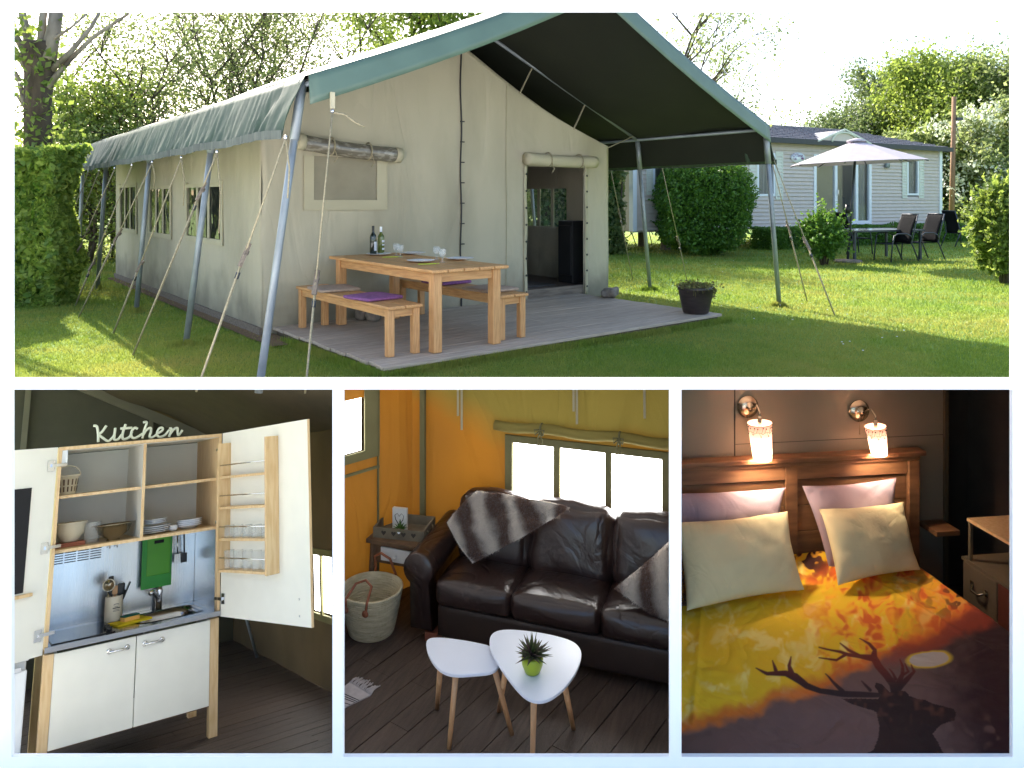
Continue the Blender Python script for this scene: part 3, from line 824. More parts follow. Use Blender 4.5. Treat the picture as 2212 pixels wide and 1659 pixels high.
pp = TF.on(1503, 676, 'z', .08)
pot = thing('plant_pot', 'dark glazed round plant pot with dried plants on the deck corner', 'pot', pp, fr=TF)
MB().lathe([(0, 0), (.14, 0), (.155, .02), (.19, .18), (.205, .28), (.215, .285), (.215, .31), (.20, .32), (.185, .31), (.18, .26), (0, .26)], 28).build('pot_body', 'pot_glaze', pot)
pts = [(rnd.gauss(0, .11), rnd.gauss(0, .11), .31 + abs(rnd.gauss(0, .025))) for _ in range(700)] + [(.20 * math.cos(a) + rnd.gauss(0, .02), .20 * math.sin(a) + rnd.gauss(0, .02), .30 - abs(rnd.gauss(0, .07))) for a in [rnd.uniform(-1.2, .9) for _ in range(300)]]
leaves('foliage', pts, .022, 'dry_plant', pot)
st = MB()
for _ in range(30):
    a = rnd.uniform(0, 6.28); r = rnd.uniform(.1, .26)
    st.tube([(0.05 * math.cos(a), .05 * math.sin(a), .27), (r * .7 * math.cos(a), r * .7 * math.sin(a), .36), (r * math.cos(a), r * math.sin(a), .30 - rnd.uniform(0, .1))], .003, 4)
st.build('stem', 'dry_plant', pot)

# ================= bushes and trees =================
def blob(n, c, r, p=2.6, core=.55, lump=.16, seed=0):
    """points spread through the outer part of a lumpy rounded body"""
    d = rng.normal(size=(n, 3)); d /= np.linalg.norm(d, axis=1)[:, None]
    k = 1 / (np.abs(d) ** p).sum(1) ** (1 / p)
    t = rng.uniform(core ** 3, 1, n) ** (1 / 3)
    lm = np.array([1 + lump * noise.noise(Vector((float(q[0]) * 2.2 + seed, float(q[1]) * 2.2, float(q[2]) * 2.2))) + .5 * lump * noise.noise(Vector((float(q[0]) * 7 + seed, float(q[1]) * 7, float(q[2]) * 7))) for q in d])
    return d * (k * t * lm)[:, None] * np.array(r) + np.array(c)
def bush(name, label, cat, px, py, w_, h, n, size, m, stems=5, dp=None, p=2.6, lift=0., group=None, yoff=0, fill='leaf_dark', rag=.16, sprig=1.):
    b = W0.on(px, py, 'z', 0); b.y += yoff
    s_ = b.y / FX
    rx, rz_ = w_ * s_ / 2, h * s_ / 2
    dp = dp or rx
    t = thing(name, label, cat, b, group=group)
    z0 = lift * h * s_
    rz_ -= z0 / 2
    q = blob(n, (0, 0, z0 + rz_), (rx, dp, rz_), p, .72, lump=rag, seed=px)
    ns_ = int(n * .012 * sprig); c_ = np.array([0, 0, z0 + rz_]); sp_ = q[rng.integers(0, n, ns_)]; dr = sp_ - c_; dr /= np.linalg.norm(dr, axis=1)[:, None]
    dr = dr + np.array([0, 0, .5]) + rng.normal(0, .25, dr.shape); ln_ = rng.uniform(.06, .22, ns_) * sprig ** .5
    ex_ = np.concatenate([sp_ + dr * (ln_ * k / 7)[:, None] + rng.normal(0, .008, sp_.shape) for k in range(8)])
    leaves('foliage', np.concatenate([q, ex_]), size, m, t)
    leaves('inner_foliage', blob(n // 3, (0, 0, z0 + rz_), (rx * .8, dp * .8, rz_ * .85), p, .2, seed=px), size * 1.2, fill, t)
    st = MB()
    for k in range(stems):
        a = 2 * PI * k / stems + rnd.random()
        st.tube([(.06 * math.cos(a), .06 * math.sin(a), -.05), (rx * .3 * math.cos(a), dp * .3 * math.sin(a), rz_ * .7), (rx * .6 * math.cos(a), dp * .6 * math.sin(a), rz_ * 1.3)], [.022, .015, .006], 6)
    if stems: st.build('stem', 'bark', t)
    return t
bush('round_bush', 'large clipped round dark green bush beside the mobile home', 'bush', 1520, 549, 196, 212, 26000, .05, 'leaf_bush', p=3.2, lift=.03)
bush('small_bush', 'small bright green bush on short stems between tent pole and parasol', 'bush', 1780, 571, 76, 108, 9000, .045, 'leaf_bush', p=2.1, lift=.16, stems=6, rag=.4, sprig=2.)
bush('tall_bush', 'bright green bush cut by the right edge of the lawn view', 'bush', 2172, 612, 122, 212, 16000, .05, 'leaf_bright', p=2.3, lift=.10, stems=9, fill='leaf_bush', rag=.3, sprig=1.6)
def hedge(name, label, cat, x0, x1, y0, y1, z0, z1, n, size, m, fr=W0, fill='leaf_dark', lump=.10, stems=0):
    c = ((x0 + x1) / 2, (y0 + y1) / 2, z0); t = thing(name, label, cat, c, fr=fr)
    q = rng.uniform(-1, 1, (n, 3))
    ax = rng.integers(0, 3, n); sg = np.where(rng.random(n) < .5, -1, 1)
    q[np.arange(n), ax] = sg * (1 - np.abs(rng.normal(0, .10, n)))
    H = np.array([(x1 - x0) / 2, (y1 - y0) / 2, (z1 - z0) / 2])
    p_ = q * H
    l = np.array([noise.noise(Vector((float(v[0]) * 1.3, float(v[1]) * 1.3, float(v[2]) * 1.6))) + .5 * noise.noise(Vector((float(v[0]) * 4, float(v[1]) * 4, float(v[2]) * 4))) for v in p_])
    p_ = p_ + q * (l * lump * min(1.6, H.max()))[:, None]
    p_[:, 2] = np.maximum(p_[:, 2] + H[2], .02)
    leaves('foliage', p_, size, m, t)
    q2 = rng.uniform(-.82, .82, (n // (14 if stems > 20 else 4), 3)) * H; q2[:, 2] += H[2]
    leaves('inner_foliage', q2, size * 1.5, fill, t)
    if stems:
        st = MB()
        for k in range(stems):
            x_ = rnd.uniform(-H[0], H[0]) * .85; y_ = rnd.uniform(-H[1], H[1]) * .8
            st.tube([(x_, y_, -.05), (x_ + rnd.gauss(0, .1), y_, H[2]), (x_ + rnd.gauss(0, .25), y_, 2 * H[2] * .9)], [.03, .022, .008], 6)
        st.build('stem', 'bark', t)
    return t
p = W0.on(25, 662, 'z', 0); s_ = p.y / FX
hedge('beech_hedge', 'tall leafy light green hedge filling the left end of the lawn', 'hedge', (-120 - PX) * s_, (104 - PX) * s_, p.y + .05, p.y + .75, 0, (660 - 322) * s_, 22000, .072, 'leaf_hedge', fill='leaf_bush', lump=.16, stems=8)
hb = HF.on(1400, 515, 'z', 0)
hedge('low_hedge', 'low clipped dark hedge along the foot of the mobile home', 'hedge', 4.0, 13.9, -1.1, -.35, 0, .62, 26000, .045, 'leaf_bush', fr=HF, lump=.05)
def branchy(mb, tips, p, d, L, r, lev, spread=.5, kids=3, gn=.0):
    n = 4; pts = [Vector(p)]; dd = Vector(d).normalized()
    for i in range(n):
        dd = (dd + Vector((rnd.gauss(0, .10), rnd.gauss(0, .10), rnd.gauss(0, .06) + gn))).normalized()
        pts.append(pts[-1] + dd * L / n)
    mb.tube(pts, [r * (1 - .55 * i / n) for i in range(n + 1)], 7 if lev > 1 else 5, caps=False)
    if lev <= 1: tips.extend([pts[-1], pts[-2], pts[-3]])
    if lev > 0:
        for k in range(kids):
            f = rnd.choice(pts[1:]); a = rnd.uniform(0, 2 * PI)
            o1 = dd.orthogonal().normalized(); o2 = dd.cross(o1)
            nd = dd + (o1 * math.cos(a) + o2 * math.sin(a)) * rnd.uniform(spread * .6, spread * 1.4)
            branchy(mb, tips, f, nd, L * rnd.uniform(.55, .8), r * .5, lev - 1, spread, kids, gn)
def tree(name, label, cat, loc, h, r0, lm, nl, size, lev=3, kids=3, spread=.6, bare=.3, sig=.5, group='trees round the camp site', m='bark', stems=1, squash=1, wide=1):
    t = thing(name, label, cat, loc, group=group)
    tips = []; mb = MB()
    for k in range(stems):
        a = rnd.uniform(0, 2 * PI); dd = Vector((math.cos(a) * .25, math.sin(a) * .25, 1)) if stems > 1 else Vector((rnd.gauss(0, .04), rnd.gauss(0, .04), 1))
        p0 = Vector((math.cos(a) * .2, math.sin(a) * .2, -.1)) if stems > 1 else Vector((0, 0, -.1))
        pts = [p0 + dd * (h * .75) * i / 6 + Vector((rnd.gauss(0, .05), rnd.gauss(0, .05), 0)) * i for i in range(7)]
        mb.tube(pts, [r0 * (1 - .11 * i) for i in range(7)], 9)
        for i in range(1, 7):
            if i / 6 < bare: continue
            for q in range(kids):
                a = rnd.uniform(0, 2 * PI)
                up = .35 + .8 * i / 6
                branchy(mb, tips, pts[i], (math.cos(a) * wide, math.sin(a) * wide, up), h * (.34 - .03 * i) * wide ** .3, r0 * .38, lev - 1, spread, 3)
        tips.append(pts[-1])
    mb.build('trunk', m, t)
    T = np.array([tuple(q) for q in tips])
    idx = rng.integers(0, len(T), nl)
    cl = rng.normal(0, 1, (len(T), 3))
    pp_ = T[idx] + rng.normal(0, 1, (nl, 3)) * np.array([sig, sig, sig * .75]) * rng.uniform(.3, 1, nl)[:, None]
    leaves('crown', pp_, size, lm, t)
    return t
def at(px, d): return ((px - PX) / FX * d, d, 0)
# left: pollard trunk
d_ = 11.5; k = d_ / FX
pt = thing('pollard_tree', 'thick bare pollarded trunk with new limbs behind the left hedge', 'tree', at(78, d_))
mb = MB()
P_ = lambda x, y, yy=0: Vector(((x - 78) * k, yy, EYE.z - (y - PY) * k))
mb.tube([P_(80, 640), P_(82, 430), P_(82, 300), P_(82, 210), P_(86, 150), P_(84, 105), P_(84, 92)], [.24, .205, .195, .19, .21, .26, .23], 18)
mb.build('trunk', 'bark', pt)
lb = MB()
for q in ([(108, 130, .12), (118, 60, .10), (122, -20, .095)], [(90, 110, .07), (92, 40, .055), (96, -20, .05)], [(66, 120, .075), (54, 60, .06), (46, -10, .05)],
          [(60, 125, .06), (36, 80, .05), (10, -10, .04)], [(56, 140, .05), (32, 120, .04), (-6, 50, .03)], [(112, 150, .05), (160, 110, .04), (195, 60, .03), (215, 15, .02)], [(105, 190, .05), (140, 130, .04), (200, 80, .03), (272, 30, .02), (290, 10, .015)],
          [(60, 230, .04), (35, 170, .035), (5, 100, .03)], [(58, 235, .03), (30, 205, .03), (-10, 185, .02)], [(110, 95, .03), (160, 62, .02), (190, 30, .015)]):
    lb.tube([P_(x, y, rnd.uniform(-.1, .1)) for x, y, r in q], [r for _, _, r in q], 8)
lb.build('limb', 'bark_grey', pt)
pts = []
for (x, y, n_, s2) in ((85, 125, 110, .2), (120, 190, 70, .2), (60, 80, 80, .2), (85, 250, 60, .15), (110, 300, 110, .25), (40, 300, 150, .3), (30, 80, 60, .2)):
    c = P_(x, y, -.2); pts += [(c.x + rnd.gauss(0, s2), c.y + rnd.gauss(0, .2), c.z + rnd.gauss(0, s2)) for _ in range(n_)]
leaves('foliage', pts, .07, 'leaf_bright', pt)
tree('slender_tree', 'airy light green tree just right of the pollard trunk', 'tree', at(175, 17), 4.6, .05, 'leaf_bright', 16000, .06, stems=3, sig=.45, bare=.1, lev=2)
tree('slender_tree', 'bushy many stemmed tree above the far left tent eave', 'tree', at(300, 18), 6.2, .05, 'leaf_tree', 12000, .055, stems=4, sig=.55, bare=.1, lev=2)
tree('slender_tree', 'tall thin stemmed tree left of the roof slope, behind the valance', 'tree', at(420, 20), 8.6, .055, 'leaf_tree', 13500, .056, stems=4, sig=.55, bare=.15, lev=2)
tree('slender_tree', 'tall upright tree rising behind the middle of the left roof slope', 'tree', at(530, 21), 9.5, .055, 'leaf_tree', 13500, .056, stems=5, sig=.55, bare=.2, lev=2)
tree('slender_tree', 'open crowned tree with white sky showing, left of the green treetop', 'tree', at(640, 23), 9.0, .055, 'leaf_tree', 7500, .056, stems=3, sig=.55, bare=.2, lev=2)
tree('broad_tree', 'broad bright green treetop showing above the tent ridge line', 'tree', at(900, 27), 10.6, .2, 'leaf_bright', 20000, .10, sig=.8, bare=.3, lev=2, kids=5, wide=1.5)
tree('thin_tree', 'sparsely leaved tall tree behind the right roof edge of the tent', 'tree', at(1465, 30), 10.8, .13, 'leaf_tree', 7000, .08, sig=.5, bare=.3, kids=4, lev=3, wide=1.1)
for (px, d, h, nl, lm, lab, wd_) in ((1830, 44, 7.2, 9000, 'leaf_far', 'lowest rounded olive tree just above the ridge of the mobile home', 1.5), (1905, 47, 10.2, 12000, 'leaf_far', 'feathery taller tree left of the wooden pole', 1.1),
        (2000, 42, 9.6, 14000, 'leaf_bright', 'full bright green tree behind the wooden pole', 1.4), (2090, 40, 10.0, 15000, 'leaf_bright', 'dense green tree right of the wooden pole', 1.4), (2170, 38, 9.0, 12000, 'leaf_tree', 'green tree cut by the right edge above the blossom', 1.2)):
    tree('background_tree', lab, 'tree', at(px, d), h, .14, lm, int(nl * 2.2), .12, sig=.8, bare=.15, lev=2, kids=5, wide=wd_)
hw = tree('hawthorn', 'white flowering hawthorn at the right edge behind the pole', 'tree', at(2140, 30), 5.6, .12, 'leaf_tree', 9000, .11, sig=.5, bare=.1, lev=2, kids=4, wide=1.3)
pts = np.array([(rnd.gauss(0, 1.2), rnd.gauss(-.6, .6), rnd.uniform(1.2, 5.0)) for _ in range(240)])
pts = (pts[rng.integers(0, 240, 5200)] + rng.normal(0, .16, (5200, 3)))
leaves('blossoms', pts, .09, 'blossom', hw)
hedge('boundary_hedge', 'dark leafy hedge behind the left side of the tent', 'hedge', -14.5, -5.5, 17.6, 19.2, 0, 2.9, 12000, .075, 'leaf_tree', lump=.5, stems=60)
hedge('boundary_hedge', 'shaded hedge between the tent and the mobile home', 'hedge', 0.4, 3.0, 19.2, 20.1, 0, 3.0, 12000, .075, 'leaf_tree', lump=.2, stems=18)
hedge('boundary_hedge', 'thick green hedge beyond the right end of the mobile home', 'hedge', 16.5, 27, 30.5, 33, 0, 4.2, 26000, .13, 'leaf_tree', lump=.35, stems=10)
hedge('far_wood', 'far wood closing the horizon', 'wood', -120, 120, 88, 94, 0, 6.5, 30000, .9, 'leaf_far', lump=.9)['kind'] = 'stuff'

# ================= mobile home =================
mh = thing('mobile_home', 'pale grey mobile home with horizontal siding, white shutters and a grey tiled roof', 'mobile home', fr=HF)
HL, HZ0, HZ1, HD = 13.75, .60, 3.2, 4.0
def hx(px): return HF.on(px, 430, 'y', 0).x
wins = []
WIN = [(1408, 1445, 350, 413), (1633, 1672, 330, 424), (1957, 1982, 340, 422)]
for (a, b, t_, b_) in WIN:
    x0, x1 = hx(a), hx(b); zt_, zb_ = HF.on((a + b) / 2, t_, 'y', 0).z, HF.on((a + b) / 2, b_, 'y', 0).z
    wins.append((x0, x1, zb_, zt_))
dx0, dx1 = hx(1758), hx(1877); dzt, dzb = HF.on(1815, 336, 'y', 0).z, HZ0 + .02
holes = wins + [(dx0, dx1, dzb, dzt)]
n = 22; ph = (HZ1 - .02 - HZ0) / n
for i in range(n):
    z0 = HZ0 + i * ph; zc = z0 + ph / 2
    xs = [0.0]
    for h in sorted(holes):
        if h[2] < zc < h[3]: xs += [h[0], h[1]]
    xs.append(HL)
    for q in range(0, len(xs), 2):
        x0, x1 = xs[q], xs[q + 1]
        MB().hexa([(x0, -.055, z0), (x1, -.055, z0), (x1, .02, z0), (x0, .02, z0)], [(x0, -.012, z0 + ph), (x1, -.012, z0 + ph), (x1, .02, z0 + ph), (x0, .02, z0 + ph)]).build('plank', 'siding', mh)
MB().box(0, HL, .02, .05, HZ0 - .05, HZ0).box(.02, .05, .05, HD, HZ0, HZ1).box(HL - .05, HL - .02, .05, HD, HZ0, HZ1).box(0, HL, HD, HD + .04, HZ0, HZ1).box(.05, HL - .05, .05, HD, HZ0 - .04, HZ0 + .0).build('shell', 'siding', mh)
MB().box(.1, HL - .1, 2.0, 2.04, HZ0, HZ1 - .05).build('inner_wall', 'pillow_cream', mh)
MB().box(7.0, 9.1, .45, .5, HZ0, HZ1 - .05).build('inner_wall', 'pillow_cream', mh)
MB().box(HL - .06, HL + .10, -.07, .10, HZ0 - .02, HZ1).build('corner_trim', 'white_pvc', mh)
MB().box(-.10, .03, -.07, .10, HZ0 - .02, HZ1).build('corner_trim', 'white_pvc', mh)
for i, (x0, x1, z0, z1) in enumerate(wins):
    f = MB()
    for q in ((x0, x0 + .07, z0, z1), (x1 - .07, x1, z0, z1), (x0 + .07, x1 - .07, z0, z0 + .07), (x0 + .07, x1 - .07, z1 - .07, z1)):
        f.box(q[0], q[1], -.055, .03, q[2], q[3])
    fo = f.build('window', 'white_pvc', mh)
    MB().box(x0 + .07, x1 - .07, -.01, .0, z0 + .07, z1 - .07).build('pane', 'home_glass', fo)
    MB().sheet(lambda u, v: (u, .10 + .03 * math.sin(u * 40), v), lin(x0, x1 - (.35 if i == 0 else 0), 24), [z0, z1]).build('curtain', 'curtain', fo)
    sw = (x1 - x0) * (.42 if i else .36)
    for s0 in ((x0 - sw - .01, x0 - .01), (x1 + .01, x1 + sw + .01)):
        sh = MB(); a, b = s0
        sh.box(a, a + .05, -.06, -.04, z0 - .1, z1 + .05); sh.box(b - .05, b, -.06, -.04, z0 - .1, z1 + .05)
        sh.box(a + .05, b - .05, -.06, -.04, z0 - .1, z0 - .02); sh.box(a + .05, b - .05, -.06, -.04, z1 - .03, z1 + .05); sh.box(a + .05, b - .05, -.042, -.037, z0, z1)
        so = sh.build('shutter', 'shutter', mh)
        sl2 = MB(); ns = 14; hh = (z1 - z0) / ns
        for k in range(ns): sl2.hexa([(a + .05, -.062, z0 + k * hh), (b - .05, -.062, z0 + k * hh), (b - .05, -.043, z0 + k * hh), (a + .05, -.043, z0 + k * hh)], [(a + .05, -.048, z0 + (k + .8) * hh), (b - .05, -.048, z0 + (k + .8) * hh), (b - .05, -.043, z0 + (k + .8) * hh), (a + .05, -.043, z0 + (k + .8) * hh)])
        sl2.build('slats', 'shutter', so, kind='stuff')
f = MB()
cut = [dx0, hx(1803), hx(1848), dx1]
for q in cut: f.box(q - .06, q + .06, -.06, .03, dzb, dzt)
for a, b in zip(cut, cut[1:]): f.box(a + .06, b - .06, -.06, .03, dzb, dzb + .12); f.box(a + .06, b - .06, -.06, .03, dzt - .09, dzt)
dr_ = f.build('patio_door', 'white_pvc', mh)
for a, b in zip(cut, cut[1:]): MB().box(a + .06, b - .06, -.01, 0, dzb + .12, dzt - .09).build('pane', 'home_glass', dr_)
MB().sheet(lambda u, v: (u, .12 + .03 * math.sin(u * 36), v), lin(cut[2], cut[3], 30), [dzb, dzt]).build('curtain', 'curtain', dr_)
MB().box(cut[1] + .03, cut[1] + .06, -.12, -.06, 1.6, 1.75).build('handle', 'chrome', dr_)
MB().box(cut[1] + .5, cut[1] + 1.3, .6, 1.2, HZ0, 1.5).build('inner_cupboard', 'interior_dark', mh)
# roof
EVy, RY, RZh = -.22, 2.0, 3.98
mb = MB()
x0, x1 = -.3, HL + .32
mb.add([(x0, EVy, HZ1 + .07), (x1, EVy, HZ1 + .07), (x1 - 3.2, RY, RZh), (x0, RY, RZh)], [(0, 1, 2, 3)])
mb.add([(x1, EVy, HZ1 + .07), (x1, HD + .25, HZ1 + .07), (x1 - 3.2, RY, RZh)], [(0, 1, 2)])
mb.add([(x0, HD + .25, HZ1 + .07), (x1, HD + .25, HZ1 + .07), (x1 - 3.2, RY, RZh), (x0, RY, RZh)], [(3, 2, 1, 0)])
rf = mb.build('roof', 'roof_tile', mh)
tr = MB(); rows = 9
for r in range(rows):
    t0, t1 = r / rows, (r + 1) / rows
    xe = x1 - 3.2 * t0 - .12
    y0, z0 = EVy + (RY - EVy) * t0, HZ1 + .07 + (RZh - HZ1 - .07) * t0
    y1, z1 = EVy + (RY - EVy) * t1, HZ1 + .07 + (RZh - HZ1 - .07) * t1
    cx = x0 + (r % 2) * .17
    while cx < xe:
        w2 = min(.30, xe - cx)
        tr.hexa([(cx, y0, z0 + .004), (cx + w2, y0, z0 + .004), (cx + w2, y1, z1 + .004), (cx, y1, z1 + .004)], [(cx, y0, z0 + .05), (cx + w2, y0, z0 + .05), (cx + w2, y1, z1 + .012), (cx, y1, z1 + .012)])
        cx += .34
tr.build('tiles', 'roof_tile', rf, kind='stuff')
MB().box(x0, x1, EVy - .09, EVy, HZ1 - .06, HZ1 + .09).box(x1, x1 + .06, EVy - .09, HD + .3, HZ1 - .06, HZ1 + .09).box(x0, x1, EVy, 0, HZ1 - .02, HZ1 + .03).build('gutter', 'roof_trim', mh)
gx_, gz = HF.on(1825, 290, 'y', -.3).x, HF.on(1825, 281, 'y', -.3).z
gb = HZ1 + .05; gw = hx(1880) - hx(1825)
MB().prism([(-gw, gb), (gw, gb), (0, gz)], lambda p: (gx_ + p[0], -.28, p[1]), lambda p: (gx_ + p[0], 1.5, p[1])).build('porch_gable', 'siding', mh)
MB().tube([(gx_ + .62 * math.cos(a), -.30, gb + (gz - gb) * .8 * math.sin(a)) for a in lin(0, PI, 14)], .035, 6).build('gable_arch', 'shutter', mh)
MB().beam((gx_ - gw, -.30, gb), (gx_, -.30, gz + .02), .06, .05).beam((gx_ + gw, -.30, gb), (gx_, -.30, gz + .02), .06, .05).build('gable_trim', 'shutter', mh)
q = HF.on(1723, 341, 'y', -.04)
ov = MB().lathe([(0, 0), (.30, .0), (.30, .03), (0, .03)], 30, axis=(0, -1, 0))
ov.v = [(v[0] * 1.05, v[1], v[2] * .55) for v in ov.v]
so = ov.build('name_sign', 'white_pvc', mh, label='white oval name sign on the siding'); so.location = (q.x, -.04, q.z)
def text(s_, size, m, parent, loc, rot=(PI / 2, 0, 0), ext=.002, spacing=1):
    c = bpy.data.curves.new('lettering', 'FONT'); c.body = s_; c.size = size; c.extrude = ext; c.align_x = 'CENTER'; c.space_character = spacing
    tmp = bpy.data.objects.new('lettering_tmp', c); COL.objects.link(tmp); me = bpy.data.meshes.new_from_object(tmp.evaluated_get(bpy.context.evaluated_depsgraph_get())); bpy.data.objects.remove(tmp)
    o = bpy.data.objects.new('lettering', me); COL.objects.link(o); me.materials.clear(); me.materials.append(M[m]); o.parent = parent; o.location = loc; o.rotation_euler = rot
    return o
text("O'Time", .15, 'cushion_purple', so, (-.03, -.033, .02)); text("Life", .10, 'cushion_purple', so, (-.15, -.033, -.07))
MB().rbox((.18, -.035, -.02), (.05, .006, .03), .005, n=4).build('flower_mark', 'cushion_purple', so)
q = HF.on(1913, 353, 'y', -.04)
MB().rbox((q.x, -.10, q.z), (.10, .06, .16), .05, n=6).build('wall_lamp', 'steel_pipe', mh)
for x_ in (1.5, 6, 11): MB().box(x_, x_ + .2, .5, .7, 0, HZ0 - .05).build('support', 'stone', mh)

# ---------------- garden furniture by the home ----------------
b = W0.on(1831, 566, 'z', 0)
pr = thing('parasol', 'open pale lilac grey parasol on a dark pole beside the mobile home', 'parasol', b)
kk = b.y / FX
top = Vector(((1850 - 1831) * kk, 0, EYE.z + (430 - 303) * kk)); rim = EYE.z + (430 - 352) * kk; R_ = 137 * kk
MB().tube([(0, 0, 0), tuple(top)], .028, 10).build('pole', 'anthracite', pr)
cn = MB(); vs2 = [tuple(top)]; nseg = 8
for j in range(nseg):
    a = 2 * PI * (j + .25) / nseg; vs2.append((top.x + R_ * math.cos(a), R_ * math.sin(a), rim + .05 * math.cos(a)))
for ring in (.5,):
    pass
cn.add(vs2, [(0, 1 + j, 1 + (j + 1) % nseg) for j in range(nseg)])
cn.build('canopy', 'parasol', pr, solid=.01)
rb = MB()
for j in range(nseg): rb.tube([top + Vector((0, 0, -.04)), Vector(vs2[1 + j]) + Vector((0, 0, -.03))], .011, 5)
rb.build('ribs', 'anthracite', pr)
MB().lathe([(0, .05), (.05, .045), (.20, .0), (.22, -.04), (.20, -.03), (0, .02)], 20, tuple(top)).build('vent_cap', 'parasol', pr)
MB().tube([(0, 0, 1.12), (.0, 0, 1.32)], .05, 10).box(.0, .12, -.02, .02, 1.2, 1.23).build('crank', 'black_plastic', pr)
MB().lathe([(0, 0), (.32, 0), (.30, .05), (.05, .07), (0, .07)], 24).build('base', 'stone', pr)
p0 = W0.on(1860, 566, 'z', 0)
gt = thing('garden_table', 'rectangular glass garden table beside the parasol pole', 'table', (p0.x - .15, p0.y, 0), .35)
MB().box(0, 2.1, 0, 1.1, .70, .72).build('tabletop', 'table_glass', gt)
MB().box(-.03, 2.13, -.03, 0, .685, .725).box(-.03, 2.13, 1.1, 1.13, .685, .725).box(-.03, 0, 0, 1.1, .685, .725).box(2.1, 2.13, 0, 1.1, .685, .725).build('rim', 'anthracite', gt)
for x_ in (.02, 2.04):
    for y_ in (.02, 1.02): MB().box(x_, x_ + .05, y_, y_ + .05, 0, .685).build('leg', 'anthracite', gt)
def chair(label, loc, rot):
    t = thing('garden_chair', label, 'chair', loc, rot, group='black sling garden chairs')
    MB().sheet(lambda u, v: (u, v, .42 - .02 * math.sin(PI * (u + .26) / .52)), lin(-.26, .26, 6), lin(-.25, .25, 5)).build('seat', 'sling', t, solid=.01)
    MB().sheet(lambda u, v: (u, .25 + .2 * v + .04 * math.sin(PI * v) * -1, .42 + .66 * v), lin(-.25, .25, 6), lin(0, 1, 8)).build('backrest', 'sling', t, solid=.01)
    for sx in (-1, 1):
        MB().tube([(sx * .28, -.30, 0), (sx * .28, -.26, .40), (sx * .29, -.22, .60), (sx * .29, -.12, .65), (sx * .29, .10, .65), (sx * .285, .22, .60), (sx * .28, .27, .50)], .016, 8).build('armrest_leg', 'anthracite', t)
        MB().tube([(sx * .265, .46, 0), (sx * .265, .30, .36), (sx * .265, .26, .42), (sx * .26, .36, .8), (sx * .25, .45, 1.09)], .016, 8).build('rear_leg', 'anthracite', t)
    MB().tube([(-.25, .45, 1.09), (.25, .45, 1.09)], .016, 8).tube([(-.26, -.25, .41), (.26, -.25, .41)], .014, 8).build('crossbar', 'anthracite', t)
    return t
ch = chair('nearer of the two black garden chairs seen from behind, right of the table', W0.on(1930, 564, 'z', 0), -1.35)
dup(ch, 'farther of the two black garden chairs right of the table', (W0.on(1988, 560, 'z', 0)), -1.35)
dup(ch, 'black garden chair behind the small bush, left of the table', (W0.on(1848, 548, 'z', 0)), 1.75)
dup(ch, 'lone black garden chair at the right edge behind the tall bush', (W0.on(2075, 532, 'z', 0)), 1.8)
# tall wooden pole, clothes rack
up = W0.on(2055, 512, 'z', 0); k2 = up.y / FX
t = thing('wooden_pole', 'tall thin wooden pole right of the mobile home', 'pole', up)
MB().tube([(0, 0, -.1), (6 * k2, 0, EYE.z + (430 - 209) * k2)], [.10, .075], 10).build('shaft', 'pole_wood', t)
MB().tube([(6 * k2, 0, EYE.z + (430 - 250) * k2), (14 * k2, -.1, EYE.z + (430 - 300) * k2), (40 * k2, -.2, EYE.z + (430 - 330) * k2)], .015, 5).box(.15, .4, -.1, .1, EYE.z + 170 * k2, EYE.z + 176 * k2).build('cable', 'anthracite', t)
q = W0.on(1385, 533, 'z', 0); k2 = q.y / FX
t = thing('garden_post', 'short wooden post with a folded grey clothes drying rack near the tent pole', 'post', q)
MB().box(-.09, .09, -.06, .06, 0, 60 * k2).build('post', 'grey_wood', t)
r_ = MB()
for a, b in (((-42, 100), (35, 98)), ((-42, 100), (-20, 30)), ((-10, 95), (28, 28)), ((30, 80), (-30, 20)), ((-38, 88), (-10, 5)), ((10, 70), (26, 0))):
    r_.tube([(a[0] * k2, -.1, max(.0, a[1] * k2 * .9)), (b[0] * k2, .15, max(0.0, b[1] * k2 * .9))], .014, 5)
r_.build('drying_rack', 'steel_pipe', t)

# ================= helpers for the three rooms =================
import bmesh
def clip(o, fr, x0, x1, y0, y1):
    """end a wall, floor or board where the room's own partition walls stand"""
    me = o.data if o.data.users == 1 else o.data.copy(); o.data = me
    bm = bmesh.new(); bm.from_mesh(me); bm.transform(fr.M)
    def pl(no):
        bmesh.ops.bisect_plane(bm, geom=bm.verts[:] + bm.edges[:] + bm.faces[:], plane_co=EYE, plane_no=no, clear_outer=True)
    r = lambda x, y: Vector(((x - PX) / FX, 1, -(y - PY) / FX))
    up, rt = Vector((0, 0, 1)), Vector((1, 0, 0))
    pl(-(r(x0, 800).cross(up))); pl(r(x1, 800).cross(up)); pl(rt.cross(r(PX, y0))); pl(-(rt.cross(r(PX, y1))))
    if len(bm.verts): bmesh.ops.bisect_plane(bm, geom=bm.verts[:] + bm.edges[:] + bm.faces[:], plane_co=(0, DW + .03, 0), plane_no=(0, -1, 0), clear_outer=True)
    if len(bm.verts): bmesh.ops.bisect_plane(bm, geom=bm.verts[:] + bm.edges[:] + bm.faces[:], plane_co=(0, 9.55, 0), plane_no=(0, 1, 0), clear_outer=True)
    bm.transform(fr.M.inverted()); bm.to_mesh(me); n = len(bm.faces); bm.free()
    if n == 0: bpy.data.objects.remove(o); return None
    return o
KC, SC_, BC = (22.5, 720.2, 840, 1637), (739.8, 1449.2, 840, 1637), (1469.8, 2189.6, 840, 1637)
def room(name, mname, mb, fr, c, **k):
    return clip(mb.build(name, mname, fr=fr, kind='structure', **k), fr, *c)
